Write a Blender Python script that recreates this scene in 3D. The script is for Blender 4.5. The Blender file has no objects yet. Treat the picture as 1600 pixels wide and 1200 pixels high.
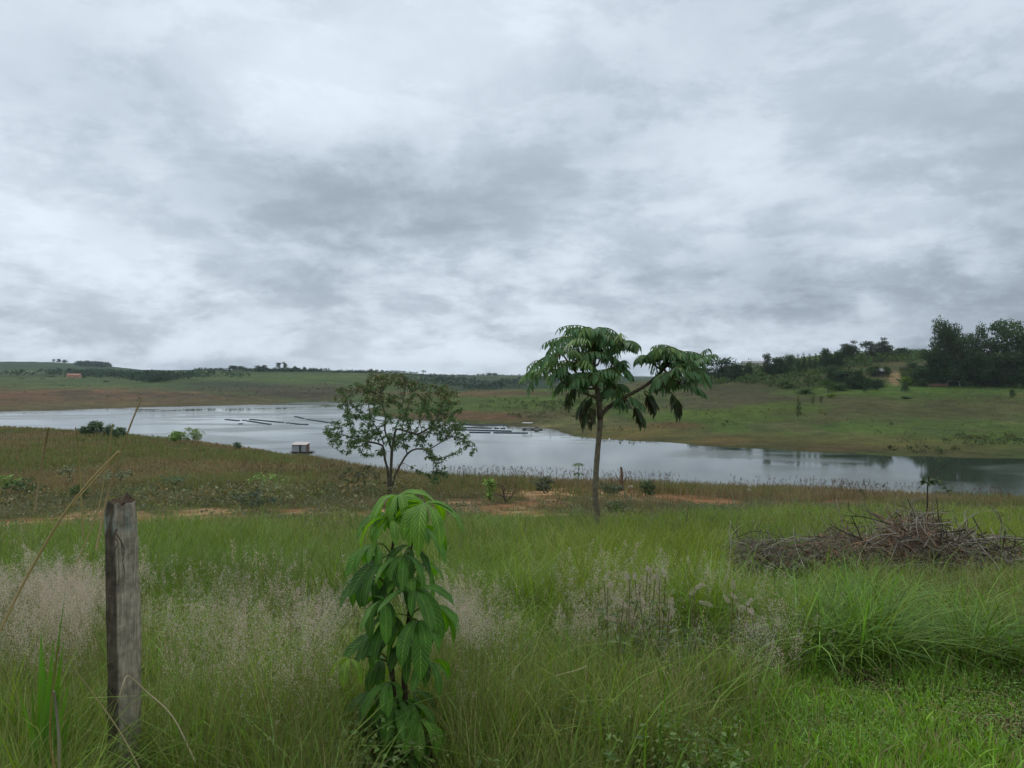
import bpy, math, random
import numpy as np
from mathutils import Vector

random.seed(7)
RNG = np.random.default_rng(11)
SC = bpy.context.scene
COL = SC.collection
F, HZ, CX, H = 1209.0, 585.0, 800.0, 1.65      # focal length in photo pixels, horizon row, centre column, eye height
LAKE = -18.35
PI = math.pi


# ------------------------------------------------------------------ colour
def C(r, g, b, gain=1.0):
    """seen colour (8 bit) -> base colour under this light"""
    v = np.array([r, g, b], float) / 255.0
    v = np.where(v <= 0.04045, v / 12.92, ((v + 0.055) / 1.055) ** 2.4)
    return v / gain


# ------------------------------------------------------------------ noise
def _hash(ix, iy, seed):
    n = (ix.astype(np.int64) * 374761393 + iy.astype(np.int64) * 668265263 + seed * 974634777) & 0x7fffffff
    n = ((n ^ (n >> 13)) * 1274126177) & 0x7fffffff
    n = (n ^ (n >> 16)) & 0x7fffffff
    return n / float(0x7fffffff)


def vnoise(x, y, seed=0):
    x = np.asarray(x, float); y = np.asarray(y, float)
    ix = np.floor(x); iy = np.floor(y)
    fx = x - ix; fy = y - iy
    fx = fx * fx * fx * (fx * (fx * 6 - 15) + 10); fy = fy * fy * fy * (fy * (fy * 6 - 15) + 10)
    a = _hash(ix, iy, seed); b = _hash(ix + 1, iy, seed); c = _hash(ix, iy + 1, seed); d = _hash(ix + 1, iy + 1, seed)
    return a + (b - a) * fx + (c - a) * fy + (a - b - c + d) * fx * fy


def fbm(x, y, seed=0, octv=4):
    s = 0; a = 0.5; t = 0
    for k in range(octv):
        s = s + a * vnoise(x * 2 ** k + 17.3 * k, y * 2 ** k - 9.1 * k, seed + k); t += a; a *= 0.5
    return s / t


def sstep(a, b, x):
    t = np.clip((x - a) / (b - a), 0, 1)
    return t * t * (3 - 2 * t)


# ------------------------------------------------------------------ terrain profile: (distance, image row of the ground)
NEAR0 = [(3.2, 1208), (5, 1022), (9, 895), (15, 842)]
PROF = {
    -1300: NEAR0 + [(22, 815), (32, 788), (45, 760), (60, 735), (80, 710), (110, 685), (150, 668), 'bed', (384, 648), (430, 636), (520, 616), (600, 606), (900, 592), (1300, 582), (1600, 575), (2300, 564), (3000, 570), (6000, 580)],
    0: NEAR0 + [(22, 815), (32, 790), (45, 762), (60, 738), (80, 712), (110, 688), (145, 667), 'bed', (417, 643), (440, 636), (500, 621), (560, 610), (600, 606), (700, 600), (900, 592), (1100, 586), (1300, 582), (1600, 575), (2000, 566.5), (2300, 564), (3000, 570), (6000, 580)],
    100: NEAR0 + [(22, 813), (32, 789), (45, 762), (60, 740), (80, 716), (110, 692), (140, 673), 'bed', (440, 640), (470, 634), (540, 619), (600, 609), (640, 605), (760, 599), (900, 593), (1100, 586), (1300, 582), (1600, 576), (2000, 568), (2300, 565.5), (3000, 571), (6000, 580)],
    170: NEAR0 + [(22, 811), (32, 788), (45, 763), (60, 742), (80, 719), (110, 694), (135, 678), 'bed', (452, 638.5), (490, 632), (560, 619), (620, 610), (680, 604), (800, 598), (1000, 592), (1300, 586), (1700, 578), (2100, 573), (2300, 572), (3000, 575), (6000, 581)],
    220: NEAR0 + [(22, 810), (32, 787), (45, 763), (60, 743), (80, 721), (110, 696), (130, 682), 'bed', (458, 637.8), (500, 630), (560, 620), (620, 611), (680, 605), (800, 598), (1000, 591), (1300, 585), (1700, 580), (2100, 578.5), (3000, 580), (6000, 582)],
    300: NEAR0 + [(22, 808), (32, 785), (45, 762), (60, 744), (80, 724), (105, 702), (122, 689), 'bed', (480, 635.4), (520, 628), (580, 620), (640, 612), (720, 602), (860, 592), (1000, 585), (1200, 580), (1500, 578), (2000, 579), (6000, 582)],
    400: NEAR0 + [(22, 806), (32, 782), (45, 762), (60, 746), (80, 727), (100, 711), (112, 703), 'bed', (509, 632.5), (550, 625), (600, 617), (660, 609), (760, 599), (900, 588), (1050, 580.5), (1150, 577.5), (1220, 576.5), (1500, 580), (2000, 584), (6000, 584)],
    500: NEAR0 + [(22, 804), (32, 778), (45, 762), (60, 749), (80, 732), (92, 722), (100, 719), 'bed', (567, 627.7), (600, 619), (680, 607), (800, 595), (950, 585), (1100, 579.5), (1220, 578), (1500, 582), (2000, 586), (6000, 585)],
    556: NEAR0 + [(22, 804), (32, 777), (45, 762), (60, 751), (74, 740), (85, 733), (92, 731), 'bed', (577, 627), (610, 620), (700, 607), (850, 594), (1000, 585), (1150, 580.5), (1250, 579), (1500, 583), (2000, 587), (6000, 585)],
    580: NEAR0 + [(22, 804), (32, 776), (45, 762), (60, 752), (74, 742), (82, 737), (90, 735), 'bed', (372, 650), (388, 645), (420, 638.5), (450, 637), (500, 638), (545, 632), (590, 624), (700, 607), (850, 595), (1000, 586), (1150, 581.5), (1250, 580), (1500, 584), (2000, 587), (6000, 585)],
    640: NEAR0 + [(22, 805), (32, 776), (45, 762), (58, 753), (70, 747), (80, 744), 'bed', (345, 655), (362, 646), (420, 631), (500, 622), (560, 619), (620, 617), (700, 608), (850, 598), (1100, 588), (1300, 583.5), (1400, 583), (1800, 585), (2300, 587), (6000, 585)],
    720: NEAR0 + [(22, 806), (32, 780), (45, 764), (58, 754), (66, 752), 'bed', (322, 660), (340, 648), (400, 629), (480, 615), (520, 612), (700, 616), (1000, 602), (1400, 591), (1800, 586.8), (2000, 586), (3000, 590), (6000, 587)],
    800: NEAR0 + [(22, 808), (32, 784), (45, 767), (60, 755), 'bed', (303, 665), (330, 652), (400, 628), (470, 611), (510, 607), (700, 613), (1000, 602), (1400, 592), (1800, 587.5), (2050, 586.5), (3000, 590), (6000, 587)],
    835: NEAR0 + [(22, 808), (32, 785), (45, 768), (60, 756), 'bed', (292, 667.8), (310, 661), (370, 636), (440, 614), (490, 606), (700, 613), (1000, 603), (1400, 593), (1800, 588), (2050, 587), (3000, 590), (6000, 587)],
    900: NEAR0 + [(22, 808), (32, 786), (45, 769), (60, 758), 'bed', (242, 685), (262, 673), (300, 655), (350, 631), (420, 612), (460, 606), (600, 611), (1000, 602), (1400, 593), (1800, 588.5), (2050, 587.5), (3000, 590), (6000, 587)],
    1000: NEAR0 + [(22, 809), (32, 789), (45, 773), (60, 761), 'bed', (228, 691), (240, 682), (285, 655), (335, 630), (410, 608), (480, 599), (560, 597), (800, 600), (1400, 595), (6000, 588)],
    1100: NEAR0 + [(22, 810), (32, 792), (45, 777), (60, 766), 'bed', (212, 699), (228, 688), (240, 681), (285, 652), (335, 626), (400, 606), (460, 599), (540, 593), (620, 592), (900, 594), (6000, 588)],
    1250: NEAR0 + [(22, 812), (32, 795), (45, 781), (60, 771), 'bed', (197, 707.5), (232, 683), (285, 646), (335, 617), (400, 599), (480, 578), (560, 564), (620, 558), (700, 560), (1000, 575), (6000, 588)],
    1400: NEAR0 + [(22, 814), (32, 798), (45, 786), (58, 778), 'bed', (185, 716), (222, 686), (270, 651), (320, 621), (350, 607), (380, 599), (440, 579), (520, 563), (600, 552), (650, 550), (800, 556), (1200, 572), (6000, 588)],
    1600: NEAR0 + [(22, 817), (32, 803), (45, 793), (58, 787), 'bed', (179, 720), (215, 691), (260, 656), (310, 623), (340, 609), (370, 602), (450, 581), (550, 561), (640, 551), (700, 551), (1000, 565), (6000, 588)],
    2900: NEAR0 + [(22, 820), (32, 808), (45, 800), (58, 795), 'bed', (174, 724), (215, 694), (260, 658), (310, 625), (340, 610), (370, 602), (450, 581), (550, 561), (640, 551), (1000, 565), (6000, 588)],
}
LY = np.linspace(math.log(0.5), math.log(6000), 620)


def row_z(Y, py):
    return H - (py - HZ) / F * Y


def profile(lst):
    ys, zs = [0.4, 1.5, 2.5], [0.0, 0.0, 0.0]
    k = lst.index('bed')
    for Y, py in lst[:k]:
        ys.append(Y); zs.append(row_z(Y, py))
    y0, z0 = lst[k - 1][0], row_z(*lst[k - 1])
    ysh = lst[k + 1][0]
    run = (z0 - LAKE) / 0.30                     # the bank falls away to the water behind the crest
    yb = min(y0 * 1.06 + run, ysh * 0.62)
    ys += [y0 * 1.05, yb, yb * 1.06, ysh * 0.94]; zs += [z0 - 0.25, LAKE, LAKE - 2.5, LAKE - 2.5]
    for Y, py in lst[k + 1:]:
        ys.append(Y); zs.append(row_z(Y, py))
    return np.interp(LY, np.log(ys), zs)


def gsm(a, s, axis):
    k = np.arange(-int(3 * s), int(3 * s) + 1); w = np.exp(-k * k / (2 * s * s)); w /= w.sum()
    pad = [(0, 0), (0, 0)]; pad[axis] = (len(k) // 2, len(k) // 2)
    b = np.pad(a, pad, mode='edge')
    return np.apply_along_axis(lambda v: np.convolve(v, w, 'valid'), axis, b)


_px = np.array(sorted(PROF)); _tab = np.array([profile(PROF[p]) for p in _px])
PXG = np.arange(-1300, 2901, 8.0)
TAB = np.array([np.interp(PXG, _px, _tab[:, j]) for j in range(len(LY))]).T
TAB = gsm(gsm(TAB, 1.6, 1), 2.2, 0)


def terrain_z(X, Y):
    X = np.asarray(X, float); Y = np.asarray(Y, float)
    r = np.hypot(X, Y) + 1e-6
    phi = np.arctan2(X, Y); lim = math.radians(59.5)
    ph = np.clip(phi, -lim, lim)
    ye = np.clip(r * np.cos(ph), 0.51, 5900)
    gx = (np.clip(CX + F * np.tan(ph), -1299, 2899) - PXG[0]) / 8.0
    gy = (np.log(ye) - LY[0]) / (LY[1] - LY[0])
    i = np.clip(gx.astype(int), 0, len(PXG) - 2); j = np.clip(gy.astype(int), 0, len(LY) - 2)
    a = gx - i; b = gy - j
    z = TAB[i, j] * (1 - a) * (1 - b) + TAB[i + 1, j] * a * (1 - b) + TAB[i, j + 1] * (1 - a) * b + TAB[i + 1, j + 1] * a * b
    back = sstep(math.radians(66), math.radians(115), np.abs(phi))
    z = z * (1 - back) + (0.03 * np.minimum(r, 300) - 0.05) * back
    # roughness of the ground itself
    near = sstep(2.0, 8.0, ye)
    z = z + near * 0.10 * (fbm(X / 3.0, Y / 3.0, 3, 3) - 0.5)
    z = z + sstep(12, 40, ye) * 0.35 * (fbm(X / 11.0, Y / 11.0, 5, 3) - 0.5)
    far = sstep(170, 330, ye)
    g = fbm(X / 55.0 + 0.6 * fbm(X / 80., Y / 80., 21), Y / 55.0, 8, 4)
    z = z + far * (2.6 * (np.abs(g - 0.5) * 2 - 0.25)) * (0.45 + 0.55 * sstep(LAKE + 0.5, LAKE + 6, z))
    z = z + far * 0.9 * (fbm(X / 14.0, Y / 14.0, 31, 3) - 0.5)
    z = z + sstep(700, 1400, ye) * 5.0 * (fbm(X / 210.0, Y / 210.0, 41, 3) - 0.5)
    return z


def tz(x, y):
    return float(terrain_z(np.array([x]), np.array([y]))[0])


def PT(px, py, Y):
    return Vector(((px - CX) / F * Y, Y, H - (py - HZ) / F * Y))


def hit(px, py, ymin=2.0, ymax=3500):
    """ground point seen at a photo pixel, first one beyond ymin"""
    Y = np.exp(np.linspace(math.log(ymin), math.log(ymax), 900))
    d = terrain_z((px - CX) / F * Y, Y) - (H - (py - HZ) / F * Y)
    k = np.nonzero(d >= 0)[0]
    k = k[0] if len(k) else int(np.argmax(d))
    x = (px - CX) / F * Y[k]
    return Vector((x, Y[k], tz(x, Y[k])))


def on(px, Y, dz=0.0):
    x = (px - CX) / F * Y
    return Vector((x, Y, tz(x, Y) + dz))


# ------------------------------------------------------------------ mesh helpers
class Geo:
    def __init__(s):
        s.V = []; s.Fs = {}; s.Cc = []; s.U = []; s.n = 0

    def add(s, V, Fl, col=None, uv=None):
        V = np.asarray(V, float).reshape(-1, 3); m = len(V)
        s.V.append(V)
        for f in (Fl if isinstance(Fl, list) else [Fl]):
            f = np.asarray(f, np.int64)
            if f.size:
                s.Fs.setdefault(f.shape[1], []).append(f + s.n)
        c = np.ones((m, 3)) * 0.5 if col is None else np.broadcast_to(np.asarray(col, float), (m, 3))
        s.Cc.append(c)
        s.U.append(np.zeros((m, 2)) if uv is None else np.asarray(uv, float))
        s.n += m

    def mesh(s, name, mat, smooth=False, uv=False):
        V = np.concatenate(s.V); Cc = np.clip(np.concatenate(s.Cc), 0, 1)
        me = bpy.data.meshes.new(name)
        me.vertices.add(len(V)); me.vertices.foreach_set('co', V.astype(np.float32).ravel())
        idx = []; tot = []
        for k, l in s.Fs.items():
            f = np.concatenate(l); idx.append(f.ravel()); tot.append(np.full(len(f), k))
        idx = np.concatenate(idx); tot = np.concatenate(tot)
        start = np.concatenate([[0], np.cumsum(tot)[:-1]])
        me.loops.add(len(idx)); me.loops.foreach_set('vertex_index', idx.astype(np.int32))
        me.polygons.add(len(tot)); me.polygons.foreach_set('loop_start', start.astype(np.int32))
        me.polygons.foreach_set('use_smooth', np.full(len(tot), smooth))
        me.update(calc_edges=True)
        a = me.color_attributes.new('Col', 'FLOAT_COLOR', 'POINT')
        a.data.foreach_set('color', np.concatenate([Cc, np.ones((len(V), 1))], 1).astype(np.float32).ravel())
        if uv:
            u = np.concatenate(s.U)
            l = me.uv_layers.new(name='UVMap')
            l.data.foreach_set('uv', u[idx].astype(np.float32).ravel())
        me.materials.append(mat)
        return me


def link(name, me, parent=None):
    o = bpy.data.objects.new(name, me); COL.objects.link(o)
    if parent: o.parent = parent
    return o


def tag(o, label=None, cat=None, group=None, kind=None):
    if label: o['label'] = label
    if cat: o['category'] = cat
    if group: o['group'] = group
    if kind: o['kind'] = kind
    return o


def empty(name, loc, label, cat, group=None, rz=0.0, sc=None):
    o = bpy.data.objects.new(name, None); COL.objects.link(o)
    o.empty_display_size = 0.2
    o.location = loc; o.rotation_euler = (0, 0, rz)
    if sc: o.scale = sc
    return tag(o, label, cat, group)


def unit(v):
    return v / np.maximum(np.linalg.norm(v, axis=-1, keepdims=True), 1e-9)


def tube(g, pts, rad, sides=6, col=(.2, .2, .2), jit=0.0):
    pts = np.array([list(p) for p in pts], float); n = len(pts)
    rad = np.interp(np.linspace(0, 1, n), np.linspace(0, 1, len(rad)), rad) if not np.isscalar(rad) else np.full(n, rad)
    t = unit(np.gradient(pts, axis=0))
    ref = np.array([0.0, 0.0, 1.0]) if abs(t[0, 2]) < 0.9 else np.array([1.0, 0, 0])
    a = unit(np.cross(t, ref)); b = np.cross(t, a)
    th = np.arange(sides) * 2 * PI / sides
    rr = rad[:, None] * (1 + (RNG.random((n, sides)) - 0.5) * jit)
    V = pts[:, None, :] + rr[..., None] * (a[:, None, :] * np.cos(th)[None, :, None] + b[:, None, :] * np.sin(th)[None, :, None])
    V = V.reshape(-1, 3)
    i = np.arange(n - 1)[:, None] * sides; j = np.arange(sides)[None, :]; j2 = (j + 1) % sides
    Fq = np.stack([i + j, i + j2, i + sides + j2, i + sides + j], -1).reshape(-1, 4)
    cap0 = np.arange(sides)[::-1][None, :]; cap1 = (np.arange(sides) + (n - 1) * sides)[None, :]
    g.add(V, [Fq, cap0, cap1] if sides != 4 else [np.concatenate([Fq, cap0, cap1])], col)


def curve(p, n=12):
    """smooth polyline through the given points"""
    p = np.array([list(q) for q in p], float)
    if len(p) < 3:
        return np.array([p[0] + (p[-1] - p[0]) * t for t in np.linspace(0, 1, n)])
    q = np.vstack([2 * p[0] - p[1], p, 2 * p[-1] - p[-2]])
    out = []
    per = max(2, n // (len(p) - 1))
    for i in range(1, len(q) - 2):
        for t in np.linspace(0, 1, per, endpoint=False):
            out.append(0.5 * (2 * q[i] + (q[i + 1] - q[i - 1]) * t + (2 * q[i - 1] - 5 * q[i] + 4 * q[i + 1] - q[i + 2]) * t * t
                              + (3 * q[i] - q[i - 1] - 3 * q[i + 1] + q[i + 2]) * t ** 3))
    out.append(p[-1])
    return np.array(out)


def box(g, c, s, col, rot=0.0):
    x, y, z = s[0] / 2, s[1] / 2, s[2] / 2
    V = np.array([[sx * x, sy * y, sz * z] for sz in (-1, 1) for sy in (-1, 1) for sx in (-1, 1)], float)
    if rot:
        ca, sa = math.cos(rot), math.sin(rot)
        V = np.stack([V[:, 0] * ca - V[:, 1] * sa, V[:, 0] * sa + V[:, 1] * ca, V[:, 2]], 1)
    V += np.array(c)
    g.add(V, np.array([[0, 2, 3, 1], [4, 5, 7, 6], [0, 1, 5, 4], [2, 6, 7, 3], [0, 4, 6, 2], [1, 3, 7, 5]]), col)


def blades(g, P, h, w, lean, col, seg=3, pw=1.8):
    n = len(P)
    if n == 0: return
    az = RNG.random(n) * 2 * PI; fa = az + PI / 2 + (RNG.random(n) - 0.5) * 1.6
    t = np.linspace(0, 1, seg + 1)
    off = (h * lean)[:, None] * t[None, :] ** pw
    cx = P[:, 0:1] + np.cos(az)[:, None] * off; cy = P[:, 1:2] + np.sin(az)[:, None] * off
    cz = P[:, 2:3] + h[:, None] * (t[None, :] - 0.35 * np.minimum(lean, 1.4)[:, None] * t[None, :] ** 2.4)
    hw = 0.5 * w[:, None] * (1 - t[None, :] ** 1.6 * 0.97)
    sx = np.cos(fa)[:, None] * hw; sy = np.sin(fa)[:, None] * hw
    L = np.stack([cx - sx, cy - sy, cz], -1)[:, :-1]; R = np.stack([cx + sx, cy + sy, cz], -1)[:, :-1]
    T = np.stack([cx[:, -1], cy[:, -1], cz[:, -1]], -1)[:, None, :]
    V = np.concatenate([np.stack([L, R], 2).reshape(n, 2 * seg, 3), T], 1)
    k = 2 * seg + 1; base = (np.arange(n) * k)[:, None]
    q = []
    for i in range(seg - 1):
        q.append(np.concatenate([base + 2 * i, base + 2 * i + 1, base + 2 * i + 3, base + 2 * i + 2], 1))
    tr = np.concatenate([base + 2 * seg - 2, base + 2 * seg - 1, base + 2 * seg], 1)
    g.add(V.reshape(-1, 3), [np.concatenate(q), tr] if q else tr, np.repeat(col, k, 0))


def leafs(g, P, D, N, L, W, col, fold=0.15, droop=0.15):
    """small folded leaves: base, two edges, midrib, tip"""
    n = len(P)
    if n == 0: return
    D = unit(D); N = unit(N - D * np.sum(N * D, -1, keepdims=True)); S = np.cross(D, N)
    L = np.broadcast_to(L, (n,))[:, None]; W = np.broadcast_to(W, (n,))[:, None]
    m = P + D * 0.45 * L
    V = np.stack([P, m, m + S * W / 2 + N * fold * W, m - S * W / 2 + N * fold * W, P + D * L - N * droop * L], 1)
    b = (np.arange(n) * 5)[:, None]
    Fq = np.concatenate([np.concatenate([b + i for i in f], 1) for f in ((0, 3, 1), (0, 1, 2), (1, 3, 4), (1, 4, 2))])
    g.add(V.reshape(-1, 3), Fq, np.repeat(np.broadcast_to(col, (n, 3)), 5, 0))


def rdir(n, zlo=-1, zhi=1):
    z = RNG.uniform(zlo, zhi, n); a = RNG.random(n) * 2 * PI; r = np.sqrt(np.maximum(0, 1 - z * z))
    return np.stack([r * np.cos(a), r * np.sin(a), z], 1)


def cvar(base, n, v=0.18, hue=0.12):
    """natural spread of colour from plant to plant"""
    base = np.asarray(base, float)
    return np.clip(base[None, :] * (1 + (RNG.random((n, 1)) - 0.5) * 2 * v) * (1 + (RNG.random((n, 3)) - 0.5) * 2 * hue * np.array([1, .4, .8])), 0.004, 0.95)


# ------------------------------------------------------------------ materials
def new_mat(name):
    m = bpy.data.materials.new(name); m.use_nodes = True
    nt = m.node_tree; nt.nodes.clear()
    return m, nt, nt.nodes, nt.links


def nd(nt, t, **kw):
    n = nt.nodes.new(t)
    for k, v in kw.items():
        if k == 'inp':
            for a, b in v.items():
                if hasattr(b, 'is_output'): nt.links.new(b, n.inputs[a])
                else: n.inputs[a].default_value = b
        else:
            setattr(n, k, v)
    return n


def veg_mat(name, rough=0.6, transl=0.3, spec=0.3, vary=0.25, scale=3.0):
    m, nt, ns, ln = new_mat(name)
    at = nd(nt, 'ShaderNodeAttribute', attribute_name='Col')
    tc = nd(nt, 'ShaderNodeTexCoord')
    no = nd(nt, 'ShaderNodeTexNoise', inp={'Vector': tc.outputs['Object'], 'Scale': scale, 'Detail': 3.0})
    mr = nd(nt, 'ShaderNodeMapRange', inp={'Value': no.outputs['Fac'], 'From Min': 0.25, 'From Max': 0.75, 'To Min': 1 - vary, 'To Max': 1 + vary})
    mx = nd(nt, 'ShaderNodeVectorMath', operation='SCALE', inp={0: at.outputs['Color'], 'Scale': mr.outputs[0]})
    pb = nd(nt, 'ShaderNodeBsdfPrincipled', inp={'Base Color': mx.outputs[0], 'Roughness': rough, 'Specular IOR Level': spec})
    out = nd(nt, 'ShaderNodeOutputMaterial')
    if transl > 0:
        hs = nd(nt, 'ShaderNodeHueSaturation', inp={'Saturation': 1.15, 'Value': 1.25, 'Color': mx.outputs[0]})
        tr = nd(nt, 'ShaderNodeBsdfTranslucent', inp={'Color': hs.outputs[0]})
        ms = nd(nt, 'ShaderNodeMixShader', inp={0: transl, 1: pb.outputs[0], 2: tr.outputs[0]})
        ln.new(ms.outputs[0], out.inputs['Surface'])
    else:
        ln.new(pb.outputs[0], out.inputs['Surface'])
    return m


def bark_mat(name, c1, c2, scale=8, stretch=0.25, bump=0.6):
    m, nt, ns, ln = new_mat(name)
    tc = nd(nt, 'ShaderNodeTexCoord')
    mp = nd(nt, 'ShaderNodeMapping', inp={'Vector': tc.outputs['Object'], 'Scale': (1, 1, stretch)})
    no = nd(nt, 'ShaderNodeTexNoise', inp={'Vector': mp.outputs[0], 'Scale': scale, 'Detail': 6.0, 'Roughness': 0.65})
    cr = nd(nt, 'ShaderNodeValToRGB', inp={'Fac': no.outputs['Fac']})
    cr.color_ramp.elements[0].position = 0.35; cr.color_ramp.elements[0].color = (*c1, 1)
    cr.color_ramp.elements[1].position = 0.68; cr.color_ramp.elements[1].color = (*c2, 1)
    bp = nd(nt, 'ShaderNodeBump', inp={'Strength': bump, 'Distance': 0.02, 'Height': no.outputs['Fac']})
    pb = nd(nt, 'ShaderNodeBsdfPrincipled', inp={'Base Color': cr.outputs[0], 'Roughness': 0.9, 'Specular IOR Level': 0.2, 'Normal': bp.outputs[0]})
    out = nd(nt, 'ShaderNodeOutputMaterial'); ln.new(pb.outputs[0], out.inputs['Surface'])
    return m


def paint_mat(name, rough=0.6, vary=0.2, scale=2.0):
    return veg_mat(name, rough, 0.0, 0.35, vary, scale)


M_GRASS = veg_mat('grass_blades', 0.55, 0.35, 0.25, 0.22, 0.8)
M_DRY = veg_mat('dry_grass', 0.8, 0.25, 0.15, 0.22, 0.5)
M_PLUME = veg_mat('seed_plumes', 0.8, 0.45, 0.1, 0.15, 2.0)
M_LEAF = veg_mat('tree_leaves', 0.5, 0.22, 0.35, 0.3, 1.2)
M_FAR = veg_mat('far_foliage', 0.75, 0.28, 0.15, 0.35, 0.35)
M_BARK = bark_mat('bark', C(70, 60, 48), C(120, 108, 90), 9, 0.3)
M_DARKBARK = bark_mat('dark_bark', C(48, 42, 34), C(86, 76, 62), 12, 0.3)
M_STICK = veg_mat('dead_wood', 0.9, 0.0, 0.15, 0.35, 9.0)
M_PAINT = paint_mat('weathered_paint')

# ------------------------------------------------------------------ camera
cam = bpy.data.cameras.new('camera'); co = bpy.data.objects.new('camera', cam); COL.objects.link(co)
co.location = (0, 0, H); co.rotation_euler = (PI / 2, 0, 0)
cam.sensor_width = 36; cam.lens = 36 * F / 1600; cam.shift_y = -(600 - HZ) / 1600
cam.clip_start = 0.05; cam.clip_end = 20000
SC.camera = co

# ------------------------------------------------------------------ ground sheet
dense = np.radians(np.arange(-37, 37.01, 0.17))
side = np.radians(np.arange(40, 181, 4.0))
ANG = np.concatenate([-side[::-1][1:], dense, side])[:-1]
ANG = np.concatenate([[-PI], ANG])
ANG = np.unique(np.round(ANG, 6)); ANG = ANG[(ANG > -PI + 1e-3)]
RR = np.concatenate([[0.35, 0.8, 1.3], np.exp(np.linspace(math.log(1.8), math.log(5600), 520))])
A, Rg = np.meshgrid(ANG, RR)
GX, GY = Rg * np.sin(A), Rg * np.cos(A)
GZ = terrain_z(GX, GY)


def blob(px, py, cx, cy, rx, ry, nz=0, hard=0.35):
    q = np.sqrt(((px - cx) / rx) ** 2 + ((py - cy) / ry) ** 2)
    return 1 - sstep(1 - hard, 1 + hard, q + nz)


def mixc(c, col, f):
    return c * (1 - f[..., None]) + np.asarray(col) * f[..., None]


def dirt_mask(px, py, X, Y):
    """bare earth of the track and the worn ground between the grass belts"""
    n = (fbm(X / 1.6, Y / 2.2, 61, 4) - 0.44) * 2.1 + (fbm(X / .4, Y / .6, 62, 3) - 0.5) * 0.9
    m = np.zeros_like(px)
    for cx, cy, rx, ry in ((60, 824, 120, 14), (200, 813, 130, 13), (330, 802, 80, 9), (350, 829, 45, 5), (470, 800, 60, 5), (570, 806, 60, 6),
                           (745, 797, 60, 9), (820, 803, 70, 6), (720, 785, 50, 5), (860, 770, 90, 6), (960, 770, 90, 7), (1040, 778, 90, 7),
                           (1130, 786, 110, 8), (1240, 789, 90, 5), (1330, 785, 60, 4), (840, 786, 50, 5), (650, 800, 50, 4)):
        m = np.maximum(m, blob(px, py, cx, cy, rx, ry, n, 0.5))
    return m


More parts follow.
